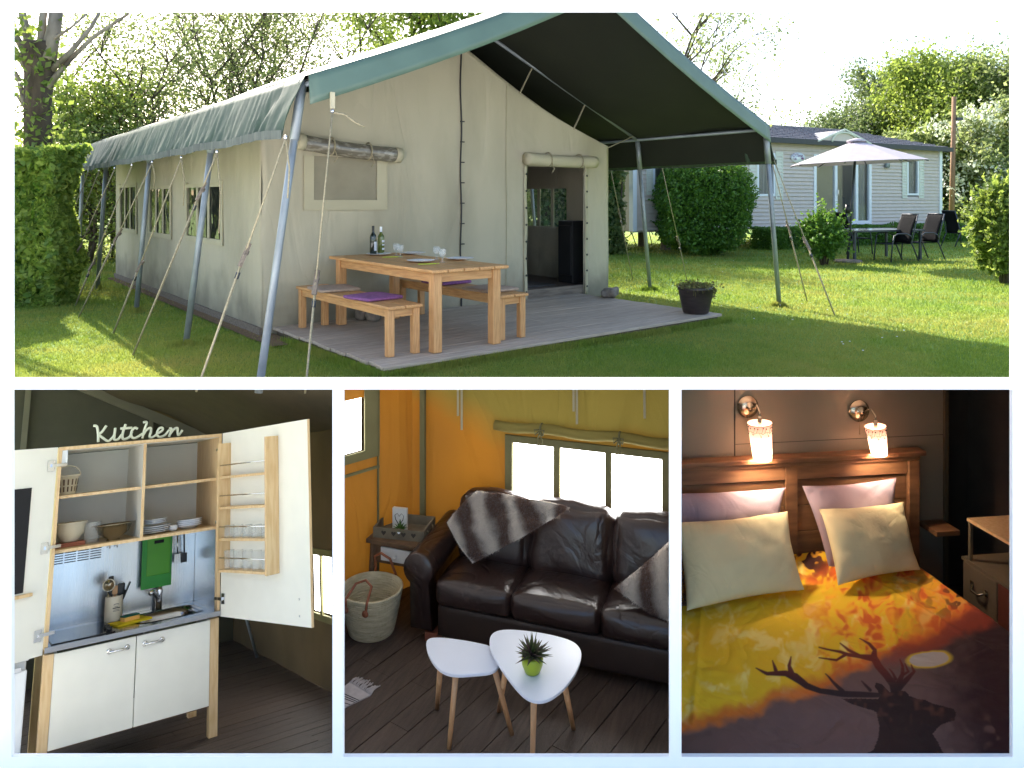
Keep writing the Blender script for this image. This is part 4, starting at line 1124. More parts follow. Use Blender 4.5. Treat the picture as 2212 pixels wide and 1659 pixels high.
def floorboards(fr, c, z, x0, x1, y0, y1, bw, ang, m, name='floor'):
    f = bpy.data.objects.new(name, None); COL.objects.link(f); f.matrix_world = fr.M; f['kind'] = 'structure'
    ca, sa = math.cos(ang), math.sin(ang); cx, cy = (x0 + x1) / 2, (y0 + y1) / 2
    R_ = math.hypot(x1 - x0, y1 - y0) / 2; n = int(2 * R_ / bw)
    for i in range(-n // 2, n // 2 + 1):
        t = -R_ + rnd.uniform(0, 1.2)
        u0 = -R_
        while u0 < R_:
            u1 = min(R_, t)
            if u1 > u0 + .05:
                v0, v1 = i * bw + .0025, (i + 1) * bw - .0025
                zz = z + rnd.uniform(-.0015, .0015)
                q = [(cx + u * ca - v * sa, cy + u * sa + v * ca, zz) for u, v in ((u0 + .001, v0), (u1 - .001, v0), (u1 - .001, v1), (u0 + .001, v1))]
                mb = MB().hexa([(a, b, zz - .02) for a, b, _ in q], q)
                o = mb.build('plank', m, f)
                # keep only boards that lie inside the room
                if all(a < x0 or a > x1 or b < y0 or b > y1 for a, b, _ in q) and not (min(a for a, _, _ in q) < x1 and max(a for a, _, _ in q) > x0): bpy.data.objects.remove(o)
                else:
                    bm = bmesh.new(); bm.from_mesh(o.data)
                    for co, no in (((x0, 0, 0), (-1, 0, 0)), ((x1, 0, 0), (1, 0, 0)), ((0, y0, 0), (0, -1, 0)), ((0, y1, 0), (0, 1, 0))):
                        bmesh.ops.bisect_plane(bm, geom=bm.verts[:] + bm.edges[:] + bm.faces[:], plane_co=co, plane_no=no, clear_outer=True)
                    bm.to_mesh(o.data); k = len(bm.faces); bm.free()
                    if not k: bpy.data.objects.remove(o)
                    else: clip(o, fr, *c)
            u0 = t; t += rnd.uniform(1.4, 2.6)
    MB().box(0, 0.01, 0, .01, z - .05, z - .04)
    return f

# ================= kitchen =================
fl = floorboards(KF, KC, 0, -1.6, 2.02, -2.0, 3.1, .125, 0.0, 'dark_floor_x')
room('floor_base', 'earth', MB().add([(-1.6, -2, -.03), (2.1, -2, -.03), (2.1, 3.1, -.03), (-1.6, 3.1, -.03)], [(0, 1, 2, 3)]), KF, KC)
room('tent_wall', 'canvas_inside', MB().sheet(lambda u, v: (2.03 + .02 * nz(u * 2, v * 2), u, v), sorted(lin(-2, 3.1, 50) + [.08, .62]), sorted(lin(0, 2.1, 30) + [.56, 1.0]), hole=lambda u, v: .08 < u < .62 and .56 < v < 1.0), KF, KC)
kw = MB().box(2.06, 2.07, .05, .65, .53, 1.03).build('window_light', 'daylight_pane', fr=KF); kw.name = 'tent_window'
tag(kw, 'bright daylit tent window at the kitchen right wall, half behind the open door', 'window', fr=KF)
MB().box(2.0, 2.02, .33, .37, .5, 1.05).box(2.0, 2.02, .05, .09, .5, 1.05).box(2.0, 2.02, .05, .65, 1.0, 1.05).box(2.0, 2.02, .05, .65, .5, .55).build('frame', 'olive_band', kw).matrix_basis.identity()
bA, bB = KF.on(*c4(440, 25), 'y', 3.1), KF.on(*c4(960, 245), 'y', 3.1)
sl_ = (bB.z - bA.z) / (bB.x - bA.x)
zr = lambda x: bA.z + sl_ * (x - bA.x)
room('gable_wall', 'gable_canvas', MB().add([(-2.2, 3.1, 0), (2.03, 3.1, 0), (2.03, 3.1, zr(2.03)), (-2.2, 3.1, zr(-2.2))], [(0, 1, 2, 3)]), KF, KC)
room('tent_ceiling', 'canvas_dark', MB().sheet(lambda u, v: (u, v, zr(u) + .03 * math.sin(u * 6) + .02 * nz(u * 2, v * 2)), lin(-2.2, 2.03, 40), lin(-2, 3.1, 20)), KF, KC)
b_ = MB()
b_.beam((bA.x - .9, 3.05, zr(bA.x - .9) - .06), (2.0, 3.05, zr(2.0) - .06), .05, .10)
b_.box(bA.x + .48, bA.x + .52, 3.03, 3.07, 1.5, zr(bA.x + .5) - .1).box(-.10, -.05, 3.03, 3.07, 1.2, 3.0)
o = room('roof_frame', 'beam_paint', b_, KF, KC)
W_, D_, TP, UB, CT, DB = 1.10, .72, 2.05, 1.375, .78, .20
ku = thing('kitchen_unit', 'white and beech kitchenette with open upper cupboard, steel back and two lower doors', 'kitchen unit', fr=KF)
for x_ in (0, W_ - .06):
    for y_ in (.02, D_ - .08): MB().box(x_, x_ + .06, y_, y_ + .06, 0, CT - .03).build('leg', 'beech', ku, bevel=.002)
for x_ in (0, W_ - .02): MB().box(x_, x_ + .02, 0, D_, CT + .0, TP - .022).build('side_panel', 'beech', ku, bevel=.001)
MB().box(0, W_, 0, D_, TP - .022, TP).build('top_panel', 'beech', ku, bevel=.001)
MB().box(.02, W_ - .02, .02, D_, TP - .026, TP - .0235).build('top_lining', 'melamine', ku)
MB().box(.02, W_ - .02, .04, D_, UB - .02, UB).build('shelf', 'beech', ku, bevel=.001)
MB().box(.548, .568, .042, D_, UB, TP - .027).build('divider', 'melamine', ku); MB().box(.548, .568, .038, .0415, UB, TP - .027).build('edge_strip', 'beech', ku)
MB().box(.02, .547, .08, D_ - .01, 1.705, 1.725).build('shelf', 'beech', ku); MB().box(.569, W_ - .02, .08, D_ - .01, 1.705, 1.725).build('shelf', 'beech', ku)
MB().box(.02, W_ - .02, D_ - .008, D_, UB + .001, TP - .03).build('back_panel', 'melamine', ku)
MB().box(.02, W_ - .02, D_ - .012, D_, CT + .021, UB - .021).build('backsplash', 'brushed_steel', ku)
MB().box(W_ - .024, W_ - .021, .06, D_ - .02, CT + .021, UB - .021).build('side_splash', 'brushed_steel', ku)
cb = MB().box(.061, W_ - .061, 0.04, D_, DB, DB + .018).box(.061, .079, .04, D_, DB + .018, CT - .03).box(W_ - .079, W_ - .061, .04, D_, DB + .018, CT - .03)
cb.build('carcass', 'melamine', ku)
for i, (x0, x1, hx_) in enumerate(((.062, .548, .44), (.554, W_ - .062, .66))):
    dd = MB().box(x0, x1, .018, .036, DB, CT - .034).build('door', 'melamine', ku, bevel=.001)
    zz = CT - .09
    MB().tube([(hx_ - .055, .018, zz), (hx_ - .055, -.012, zz), (hx_ + .055, -.012, zz), (hx_ + .055, .018, zz)], .008, 8).lathe([(0, 0), (.018, 0), (.016, .005), (0, .006)], 12, (hx_ - .055, .017, zz), axis=(0, -1, 0)).lathe([(0, 0), (.018, 0), (.016, .005), (0, .006)], 12, (hx_ + .055, .017, zz), axis=(0, -1, 0)).build('handle', 'chrome', dd)
    MB().box(x0, x1, .0165, .0365, DB - .004, DB - .001).build('edge_strip', 'old_wood', dd)
# counter with the bowl cut out
bx, by, br = .80, .33, .19
us = sorted(set(lin(.0, W_, 44))); vs3 = sorted(set(lin(-.02, D_ - .013, 36)))
inb = lambda u, v: ((u - bx) / .21) ** 4 + ((v - by) / .22) ** 4 < 1
ct = MB().sheet(lambda u, v: (u, v, CT + .02), us, vs3, hole=inb, smooth=False)
ct.box(0, W_, -.024, -.02, CT - .012, CT + .02)
cto = ct.build('countertop', 'counter_steel', ku)
ns = 30; rim = [(bx + .235 * math.copysign(abs(math.cos(a)) ** .5, math.cos(a)), by + .235 * math.copysign(abs(math.sin(a)) ** .5, math.sin(a))) for a in lin(0, 2 * PI, ns)[:-1]]
sk = MB(); vv = []
for (k_, z_) in ((1, .024), (.93, .022), (.86, -.02), (.75, -.12), (.1, -.13)):
    vv += [(bx + (x - bx) * k_, by + (y - by) * k_, CT + z_) for x, y in rim]
sk.add(vv, [(j * ns + i, j * ns + (i + 1) % ns, (j + 1) * ns + (i + 1) % ns, (j + 1) * ns + i) for j in range(4) for i in range(ns)], smooth=True)
sk.build('sink_bowl', 'counter_steel', ku)
MB().box(.04, .42, .03, .56, CT + .0215, CT + .026).build('hob', 'hob_glass', ku, bevel=.002)
kn = MB()
for y_ in (.10, .22): kn.lathe([(0, 0), (.02, 0), (.018, .022), (0, .022)], 14, (.39, y_, CT + .026))
kn.build('knob', 'black_plastic', ku)
fc = (.80, .63)
MB().lathe([(0, 0), (.026, 0), (.024, .10), (.028, .13), (.022, .16), (0, .165)], 16, (fc[0], fc[1], CT + .02)).tube([(fc[0], fc[1], CT + .10), (fc[0] - .07, fc[1] - .12, CT + .17), (fc[0] - .09, fc[1] - .15, CT + .16)], .015, 10).build('tap', 'chrome', ku)
vt = MB()
for i in range(4):
    for j in range(6): vt.box(.06 + i * .085, .135 + i * .085, D_ - .0135, D_ - .0122, 1.235 + j * .017, 1.242 + j * .017)
vt.build('vent', 'black_plastic', ku, kind='stuff')
MB().tube([(.46, D_ - .06, UB - .045), (W_ - .03, D_ - .06, UB - .045)], .006, 8).box(.46, .47, D_ - .07, D_ - .012, UB - .06, UB - .03).build('rail', 'chrome', ku)
MB().box(.005, .055, .005, .03, TP - .12, TP - .024).build('bracket', 'white_plastic', ku)
def opendoor(hx_, L_, ang, z0, z1, label):
    d = Vector((math.cos(ang), math.sin(ang), 0)); n_ = Vector((-d.y, d.x, 0))
    cam_ = KF.Ri @ (EYE - KF.o)
    if n_.dot(cam_ - Vector((hx_, 0, 0))) < 0: n_ = -n_
    f = lambda s, t, z: Vector((hx_, -.002, 0)) + d * s + n_ * t + Vector((0, 0, z))
    def fb(mb, s0, s1, t0, t1, za, zb):
        return mb.hexa([f(s0, t0, za), f(s1, t0, za), f(s1, t1, za), f(s0, t1, za)], [f(s0, t0, zb), f(s1, t0, zb), f(s1, t1, zb), f(s0, t1, zb)])
    do = fb(MB(), .01, L_, -.018, 0, z0, z1).build('open_door', 'melamine', ku, label=label)
    fb(MB(), L_ + .0005, L_ + .003, -.018, 0, z0, z1).build('edge_strip', 'beech', do)
    for z in (z0 + .12, (z0 + z1) / 2, z1 - .12):
        fb(fb(MB(), .03, .075, .0, .006, z - .035, z + .035), -.05, .05, .004, .018, z - .01, z + .01).build('hinge', 'chrome', do)
    return do, f, fb
do, f, fb = opendoor(W_, 1.16, math.radians(-76), CT - .02, TP, 'tall open right door with a glass rack')
s0, s1, z0, z1 = .12, .80, 1.07, 1.97
rk = []
for (a, b) in ((s0, s0 + .02), (s1 - .02, s1)): fb(MB(), a, b, .001, .10, z0, z1).build('rack_side', 'beech', do)
RZL = [1.075, 1.285, 1.50, 1.715]
for z in RZL: fb(MB(), s0 + .02, s1 - .02, .001, .085, z, z + .016).build('rack_shelf', 'beech', do)
for z in RZL: MB().tube([f(s0 + .02, .085, z + .095), f(s1 - .02, .085, z + .095)], .005, 6).build('rack_bar', 'chrome', do)
for (s_, z) in ((1.03, .92), (1.03, .82)): MB().lathe([(0, 0), (.008, .001), (0, .004)], 8, f(s_, .0, z), axis=tuple(f(0, 1, 0) - f(0, 0, 0))).build('screw', 'chrome', do)
mug = gl = None
ordn = ('first', 'second', 'third', 'fourth', 'fifth')
for i in range(5):
    p = f(s0 + .09 + i * .125, .045, RZL[1] + .017)
    lb = ordn[i] + ' glass mug from the cabinet on the third rack shelf'
    if not mug:
        mb = MB().lathe([(0, 0), (.036, 0), (.038, .01), (.036, .085), (.034, .085), (.034, .012), (0, .012)], 18).tube([(.036, 0, .07), (.062, 0, .065), (.064, 0, .03), (.036, 0, .02)], .005, 6)
        mug = tag(mb.build('glass_mug', 'glass'), lb, 'mug', 'glass mugs on the door rack', p, -.8, KF)
    else: dup(mug, lb, p, -.8, KF)
    p = f(s0 + .09 + i * .125, .045, RZL[0] + .017)
    lb = ordn[i] + ' tall tumbler from the cabinet on the lowest rack shelf'
    if not gl:
        gl = tag(MB().lathe([(0, 0), (.030, 0), (.032, .012), (.037, .125), (.035, .125), (.030, .014), (0, .014)], 18).build('tumbler', 'glass'), lb, 'glass', 'tumblers on the door rack', p, 0, KF)
    else: dup(gl, lb, p, fr=KF)
do, f, fb = opendoor(0, .62, math.radians(206), CT - .02, TP, 'open left door with a blackboard')
fb(MB(), .17, .60, .001, .008, 1.16, 1.80).build('blackboard', 'chalk', do)
fb(MB(), .12, .60, .001, .03, 1.13, 1.15).build('chalk_ledge', 'beech', do)
# the word on top
mb = MB()
def st(pts, w_=.018):
    q = []
    for (cx, cy) in pts:
        base = 385 + (cx - 640) * 70 / 760
        px = 49.2 + cx * .2371
        q.append(Vector(((px - 129) / 350 * 1.12, .05, TP + .014 + max(-.012, (base - cy) * .2371 / 320))))
    # smooth
    s_ = []
    for i in range(len(q) - 1):
        a, b = q[max(i - 1, 0)], q[i]; c, e_ = q[i + 1], q[min(i + 2, len(q) - 1)]
        for t in (0, .25, .5, .75): s_.append(.5 * (2 * b + (c - a) * t + (2 * a - 5 * b + 4 * c - e_) * t * t + (3 * b - a - 3 * c + e_) * t ** 3))
    s_.append(q[-1])
    i0 = len(mb.v); mb.tube(s_, w_ / 2, 8)
    for i in range(i0, len(mb.v)):
        v = mb.v[i]; mb.v[i] = (v[0], .05 + (v[1] - .05) * .8, v[2])
for sp in ([(610, 222), (640, 235), (655, 300), (660, 385)], [(722, 240), (690, 290), (662, 315), (690, 345), (740, 390), (770, 375), (795, 340), (800, 275)],
           [(797, 340), (797, 385), (830, 390), (860, 350)], [(890, 255), (870, 330), (868, 380), (885, 400), (930, 385), (950, 340)], [(845, 290), (950, 300)],
           [(1000, 320), (970, 305), (945, 340), (950, 390), (985, 405), (1045, 375)], [(1045, 265), (1080, 270), (1060, 340), (1045, 420)], [(1050, 390), (1080, 345), (1115, 330), (1120, 370), (1110, 415), (1140, 425), (1180, 400)],
           [(1180, 400), (1225, 375), (1225, 350), (1195, 350), (1175, 400), (1200, 435), (1250, 425), (1290, 380)], [(1290, 370), (1310, 375), (1290, 450)], [(1295, 430), (1330, 385), (1365, 375), (1370, 420), (1380, 450), (1415, 405)]):
    st(sp)
tag(mb.build('word_sign', 'sign_paint'), 'pale cut-out word Kitchen in script standing on the kitchen unit', 'sign', fr=KF)
# things in the cupboard
def K(o, label, cat, x_, y_, z_, rot=0, group=None): return tag(o, label, cat, group, (x_, y_, z_), rot, KF)
b = MB().lathe([(0, 0), (.055, 0), (.058, .006), (.072, .12), (.085, .125), (.085, .135), (.070, .135), (.055, .01), (0, .01)], 24)
bo = K(b.build('strainer_basket', 'cream_plastic'), 'cream plastic strainer basket with a handle on the upper left shelf', 'basket', .09, .30, 1.726)
MB().tube([(.08 * math.cos(a), 0, .13 + .07 * math.sin(a)) for a in lin(0, PI, 12)], .005, 6).build('handle', 'cream_plastic', bo)
sl = MB()
for i in range(16):
    a = i * 2 * PI / 16
    for (z0_, z1_) in ((.02, .055), (.065, .105)):
        r0, r1 = .0602 + z0_ * .12, .0602 + z1_ * .12
        sl.add([((r0) * math.cos(a - .07), r0 * math.sin(a - .07), z0_), (r0 * math.cos(a + .07), r0 * math.sin(a + .07), z0_), (r1 * math.cos(a + .07), r1 * math.sin(a + .07), z1_), (r1 * math.cos(a - .07), r1 * math.sin(a - .07), z1_)], [(0, 1, 2, 3)])
sl.build('slots', 'old_wood', bo, kind='stuff')
K(MB().box(0, .19, 0, .16, 0, .028).build('trivet', 'coral_wood', bevel=.003), 'reddish wooden board under the white mixing bowl', 'board', .03, .20, UB + .001)
K(MB().lathe([(0, 0), (.05, 0), (.055, .01), (.09, .06), (.10, .12), (.108, .125), (.104, .13), (.095, .122), (.085, .06), (0, .012)], 26).build('mixing_bowl', 'cream_plastic'), 'white plastic mixing bowl on the reddish board', 'bowl', .13, .29, UB + .03)
jg = K(MB().lathe([(0, 0), (.045, 0), (.048, .01), (.056, .135), (.060, .14), (.054, .137), (.045, .012), (0, .012)], 22).build('measuring_jug', 'glass'), 'clear measuring jug between white bowl and colander', 'jug', .265, .26, UB + .001)
K(MB().lathe([(0, 0), (.045, .0), (.04, .012), (.10, .05), (.125, .105), (.145, .107), (.145, .111), (.12, .110), (.095, .055), (0, .02)], 28).build('colander', 'lamp_metal'), 'metal colander bowl right of the measuring jug', 'colander', .405, .26, UB + .001)
pl1 = None
for i in range(7):
    if i < 4: r_ = .118; z_ = UB + .006 + i * .013
    else: r_ = .088; z_ = UB + .07 + (i - 4) * .011
    lb = 'white plate in the left stack by the divider, ' + ('lowest of all', 'second from the bottom', 'third from the bottom', 'uppermost of the larger plates', 'lowest of the smaller plates', 'middle one of the smaller plates', 'topmost of all')[i]
    pr_ = [(0, 0), (r_ * .6, 0), (r_, .010), (r_ + .002, .013), (r_ * .95, .013), (r_ * .6, .004), (0, .004)]
    K(MB().lathe(pr_, 26).build('plate', 'porcelain'), lb, 'plate', .68, .26, z_, group='stacked plates on the shelf')
for i in range(4):
    r_ = .095
    K(MB().lathe([(0, 0), (r_ * .5, 0), (r_ * .8, .016), (r_, .026), (r_ * .97, .028), (r_ * .5, .006), (0, .005)], 24).build('deep_plate', 'porcelain'), 'white deep plate in the right stack on the shelf, ' + ('lowest one', 'second from the bottom', 'second from the top', 'topmost one')[i], 'plate', .93, .26, UB + .003 + i * .013, group='stacked deep plates on the shelf')
K(MB().rbox((0, 0, .022), (.03, .03, .022), .02, n=6).build('egg_cup', 'porcelain'), 'small white cup between the two plate stacks', 'cup', .81, .24, UB + .001)
# on the counter
cr = thing('utensil_crock', 'cream ribbed utensil crock with a small printed emblem, full of kitchen tools', 'crock', (.47, .52, CT + .021), fr=KF)
cp = MB().lathe([(0, 0), (.056, 0), (.060, .006), (.060, .165), (.058, .17), (.054, .165), (.054, .01), (0, .01)], 40)
cp.v = [((v[0] * (1 + .012 * (i % 2)), v[1] * (1 + .012 * (i % 2)), v[2])) for i, v in enumerate(cp.v)]
cp.build('crock', 'cream_pot', cr)
em = MB()
for q in lin(-.3, .3, 6): em.box(.020 * math.sin(q * 3) - .003, .020 * math.sin(q * 3) + .003, -.0625, -.0618, .108 + .01 * math.cos(q * 3) - .0015, .108 + .01 * math.cos(q * 3) + .0015)
for z_, w_ in ((.098, .012), (.088, .024), (.078, .018), (.070, .022)): em.box(-w_, w_, -.0625, -.0618, z_, z_ + (.006 if z_ == .088 else .0025))
em.build('emblem', 'print_ink', cr, kind='stuff').location = (.008, 0, 0)
def tool(name, label, m, a, dx, L_, head):
    o = MB().tube([(0, 0, .02), (dx, -.01, L_)], .006, 6)
    head(o, Vector((dx, -.01, L_)))
    K(o.build(name, m), label, 'kitchen tool', .47 + a, .51, CT + .03, group='tools in the utensil crock')
tool('ladle', 'round steel ladle standing in the crock', 'lamp_metal', -.02, -.03, .22, lambda o, p: o.lathe([(0, 0), (.035, .01), (.044, .035), (.035, .02), (0, .008)], 18, p + Vector((0, -.02, .02)), axis=(0, -1, .2)))
tool('spoon', 'black spoon sticking up tallest from the crock', 'black_plastic', -.01, -.02, .27, lambda o, p: o.rbox(p, (.018, .008, .03), .008, n=5))
tool('spatula', 'black spatula leaning right in the crock', 'black_plastic', .02, .05, .19, lambda o, p: o.beam(p + Vector((-.015, 0, -.06)), p + Vector((.03, 0, .05)), .05, .006))
tool('slotted_spoon', 'dark slotted spoon right of the ladle', 'black_plastic', .01, .03, .20, lambda o, p: o.rbox(p, (.026, .008, .04), .008, n=5))
tool('brush', 'pale wooden spoon in the middle of the crock', 'leg_wood', .0, .0, .20, lambda o, p: o.rbox(p, (.018, .008, .03), .008, n=5))
def whisk(o, p):
    for k in range(5):
        a = k * PI / 5
        o.tube([p + Vector((.03 * math.sin(t) * math.cos(a), .03 * math.sin(t) * math.sin(a), .045 - .045 * math.cos(t))) for t in lin(0, PI, 10)] + [], .0015, 4)
tool('whisk', 'wire whisk between the ladle and the black spatula', 'chrome', .015, .025, .16, whisk)
K(MB().box(-.12, .12, -.09, .09, 0, .006).box(-.118, .12, -.088, .092, .007, .012).build('cleaning_cloth', 'yellow_cloth'), 'folded yellow cleaning cloth in front of the sink', 'cloth', .55, .30, CT + .0215, .25)
sp_ = thing('sponge', 'green and yellow scouring sponge on the yellow cloth', 'sponge', (.55, .31, CT + .034), .3, fr=KF)
MB().box(-.055, .055, -.035, .035, 0, .026).build('foam', 'sponge_yellow', sp_, bevel=.003); MB().box(-.055, .055, -.035, .035, .0265, .036).build('scourer', 'sponge_green', sp_, bevel=.002)
def cboard(x0, x1, z0, z1, y_, m, label):
    o = MB(); q = [(x0, z0), (x1, z0), (x1, z1), (x0, z1)]
    o.box(x0, x1, y_, y_ + .006, z0, z1)
    r = o.build('cutting_board', m, bevel=.004)
    K(r, label, 'cutting board', 0, 0, 0, group='green cutting boards on the rail')
    return r
cboard(.665, .885, .96, 1.325, D_ - .10, 'green_board', 'larger green cutting board hanging from the rail')
c2_ = cboard(.70, .87, 1.05, 1.32, D_ - .108, 'green_board_light', 'smaller lighter green cutting board hanging in front of the larger one')
MB().rbox((.785, D_ - .1085, 1.29), (.035, .001, .012), .001, n=4).build('hand_hole', 'chalk', c2_)
for (x_, m, lb) in ((.925, 'brushed_steel', 'grey spatula hanging left of the black one'), (.975, 'black_plastic', 'black slotted spatula hanging at the right end of the rail')):
    K(MB().tube([(0, 0, 0), (.005, 0, -.14)], .006, 6).box(-.02, .026, -.003, .003, -.21, -.14).tube([(0, 0, 0), (0, .01, .02), (0, .02, .005)], .002, 5).build('turner', m), lb, 'spatula', x_, D_ - .08, UB - .06, group='spatulas on the rail')
for x_ in (.44, .49): K(MB().tube([(0, 0, 0), (0, -.01, -.03), (0, -.02, -.05), (0, -.035, -.04)], .004, 6).build('hook', 'chrome'), ('left' if x_ < .45 else 'right') + ' steel hook at the left end of the rail', 'hook', x_, D_ - .05, UB - .03, group='hooks on the rail')
fg = thing('fridge', 'low pale blue white fridge cut by the left edge of the kitchen view', 'fridge', fr=KF)
MB().box(-.75, -.09, .06, .7, .02, .74).build('body', 'white_plastic', fg, bevel=.01)
MB().box(-.75, -.085, .015, .055, .05, .69).build('door', 'white_pvc', fg, bevel=.008); MB().box(-.76, -.08, .02, .72, .742, .775).build('lid', 'white_plastic', fg, bevel=.006)
MB().box(-.30, -.12, -.005, .015, .69, .715).build('handle', 'chrome', fg)
bc = KF.on(*c4(1110, 1180), 'z', 0); tp_ = bc + Vector((-.16, 0, .55))
K(MB().tube([tuple(tp_ - bc), (0, 0, 0)], .014, 8).lathe([(0, -.01), (.02, 0), (0, .02)], 8).build('support_pole', 'steel_pipe'), 'thin slanting metal pole behind the open right door', 'pole', *bc)

# ================= living room =================
floorboards(SF, SC_, 0, -3.3, 1.2, 3.1, 5.2, .142, math.radians(74), 'dark_floor')
room('floor_base', 'earth', MB().add([(-3.4, 2.9, -.03), (1.2, 2.9, -.03), (1.2, 5.3, -.03), (-3.4, 5.3, -.03)], [(0, 1, 2, 3)]), SF, SC_)
WB, zt2 = 5.15, 2.3
pz = lambda x, y: SF.on(*c5(x, y), 'y', WB)
wx0, wx1, wzb, wzt = pz(765, 265).x, pz(1415, 305).x, .55, 1.195
rx0, rx1 = wx0, pz(1415, 305).x
def fold(u, v): return .02 * nz(u * 3, v * .8) + .008 * math.sin((u * 9 + v * 4)) * max(0, v - 1.2)
def backlit_tone(o, f):
    ca = o.data.color_attributes.new('backlit_tone', 'FLOAT_COLOR', 'POINT')
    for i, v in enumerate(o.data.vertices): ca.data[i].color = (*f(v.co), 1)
OR1, OR2, FLY_SHADE = Vector(srgb(190, 124, 34)), Vector(srgb(158, 106, 36)), Vector(srgb(146, 128, 56))  # olive imitates shade of the outer fly, painted into the canvas colour
def tonef(c, under_fly=True):
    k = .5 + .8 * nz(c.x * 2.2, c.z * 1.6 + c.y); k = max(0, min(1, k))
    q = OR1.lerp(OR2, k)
    if under_fly:
        e_ = (c.z - (1.27 + .30 * max(0, -(c.x + 1.85)))) / .22 + .5 + .5 * nz(c.x * 3, c.z * 3); q = q.lerp(FLY_SHADE, max(0, min(1, e_)))
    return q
o = room('canvas_wall', 'tent_backlit', MB().sheet(lambda u, v: (u, WB + fold(u, v), v), sorted(lin(-2.607, .6, 90) + [rx0, rx1]), sorted(lin(0, zt2, 60) + [wzb, wzt]), hole=lambda u, v: rx0 < u < rx1 and wzb < v < wzt), SF, SC_)
backlit_tone(o, tonef)
# left canvas wall, slanting towards the viewer
A_, B_ = Vector((-2.607, 5.15, 0)), Vector((-3.12, 4.10, 0)); LV = B_ - A_
lw = lambda t, z, off=0: A_ + LV * t + Vector((0, 0, z)) + Vector((LV.y, -LV.x, 0)).normalized() * -off
def onleft(x, y):
    d = SF.Ri @ Vector(((x - PX) / FX, 1, -(y - PY) / FX)); o = SF.Ri @ (EYE - SF.o); n_ = Vector((LV.y, -LV.x, 0))
    k = (A_ - o).dot(n_) / d.dot(n_); p = o + d * k
    return (p - A_).dot(LV) / LV.dot(LV), p.z
tw0 = onleft(*c5(125, 200))[0]; zb_ = onleft(*c5(60, 305))[1]; ztop_ = onleft(*c5(60, 70))[1]
backlit_tone(room('canvas_wall', 'tent_backlit', MB().sheet(lambda t, v: tuple(lw(t, v, .02 * nz(t * 3, v * 1.3, 4))), sorted(lin(0, 1, 40) + [tw0]), sorted(lin(0, 2.4, 50) + [zb_, ztop_]), hole=lambda t, v: t > tw0 and zb_ < v < ztop_), SF, SC_), lambda c: tonef(c, False))
def pane_q(name, pts, m, parent=None):
    return MB().add(pts, [(0, 1, 2, 3)]).build(name, m, parent)
wl = thing('canvas_window', 'bright window in the left orange canvas wall at the picture edge', 'window', fr=SF)
pane_q('pane', [lw(tw0 - .02, zb_ - .02, -.08), lw(1, zb_ - .02, -.08), lw(1, ztop_ + .03, -.08), lw(tw0 - .02, ztop_ + .03, -.08)], 'daylight_pane', wl); clip(wl.children[0], SF, *SC_)
def lband(t0, t1, z0, z1):
    return MB().hexa([lw(t0, z0, .012), lw(t1, z0, .012), lw(t1, z0, .022), lw(t0, z0, .022)], [lw(t0, z1, .012), lw(t1, z1, .012), lw(t1, z1, .022), lw(t0, z1, .022)])
for q in ((tw0 - .10, tw0 + .01, zb_ - .06, ztop_ + .1), (tw0 + .01, 1, zb_ - .06, zb_ + .005), (tw0 - .10, 1, zb_ - .15, zb_ - .13)):
    o = lband(*q).build('border', 'olive_band', wl); clip(o, SF, *SC_)
for x_ in (178, 342):
    t_ = onleft(*c5(x_, 300))[0]
    o = lband(t_ - .006, t_ + .006, 0.0, 2.3).build('seam', 'olive_band', fr=SF, kind='structure'); clip(o, SF, *SC_)
wn_ = thing('canvas_window', 'bright three-pane window in the canvas wall behind the leather sofa', 'window', fr=SF)
cuts = [(pz(765, 265).x, pz(948, 270).x), (pz(970, 280).x, pz(1170, 290).x), (pz(1192, 290).x, pz(1415, 305).x)]
for a, b in cuts:
    o = MB().box(a - .01, b + .01, WB + .05, WB + .055, wzb, wzt + .01).build('pane', 'daylight_pane', wn_)
fm_ = MB()
for a, b in ((cuts[0][0] - .05, cuts[0][0] + .005), (cuts[0][1] - .004, cuts[1][0] + .004), (cuts[1][1] - .004, cuts[2][0] + .004), (cuts[2][1] - .005, cuts[2][1] + .05)):
    fm_.box(a, b, WB - .03, WB - .01, wzb - .05, wzt)
fm_.box(cuts[0][0] - .05, cuts[2][1] + .05, WB - .03, WB - .01, wzt, wzt + .05)
clip(fm_.build('frame', 'olive_band', wn_), SF, *SC_)
q0 = pz(700, 190)
n = 24; zroll = 1.32
rl = MB().tube([(q0.x + (1.4) * i / n, WB - .06, zroll - .008 * math.sin(i * .7)) for i in range(n + 1)], [.036 * (1 + .12 * nz(i * .6, 2)) for i in range(n + 1)], 12).build('rolled_blind', 'tent_olive', wn_)
clip(rl, SF, *SC_)
for x_ in (900, 1235):
    p = pz(x_, 200)
    mb = MB().tube([(p.x + .0, WB - .06 + .042 * math.sin(k), zroll + .042 * math.cos(k)) for k in lin(0, 2 * PI, 12)], .008, 5)
    for sx in (-1, 1):
        mb.tube([(p.x, WB - .105, zroll + .01), (p.x + sx * .035, WB - .12, zroll + .015), (p.x + sx * .03, WB - .12, zroll - .02), (p.x, WB - .105, zroll + .005)], .006, 5)
        mb.tube([(p.x, WB - .105, zroll), (p.x + sx * .02, WB - .11, zroll - .07), (p.x + sx * .005, WB - .105, zroll - .12)], .005, 5)
    mb.build('tie_bow', 'olive_band', wn_)
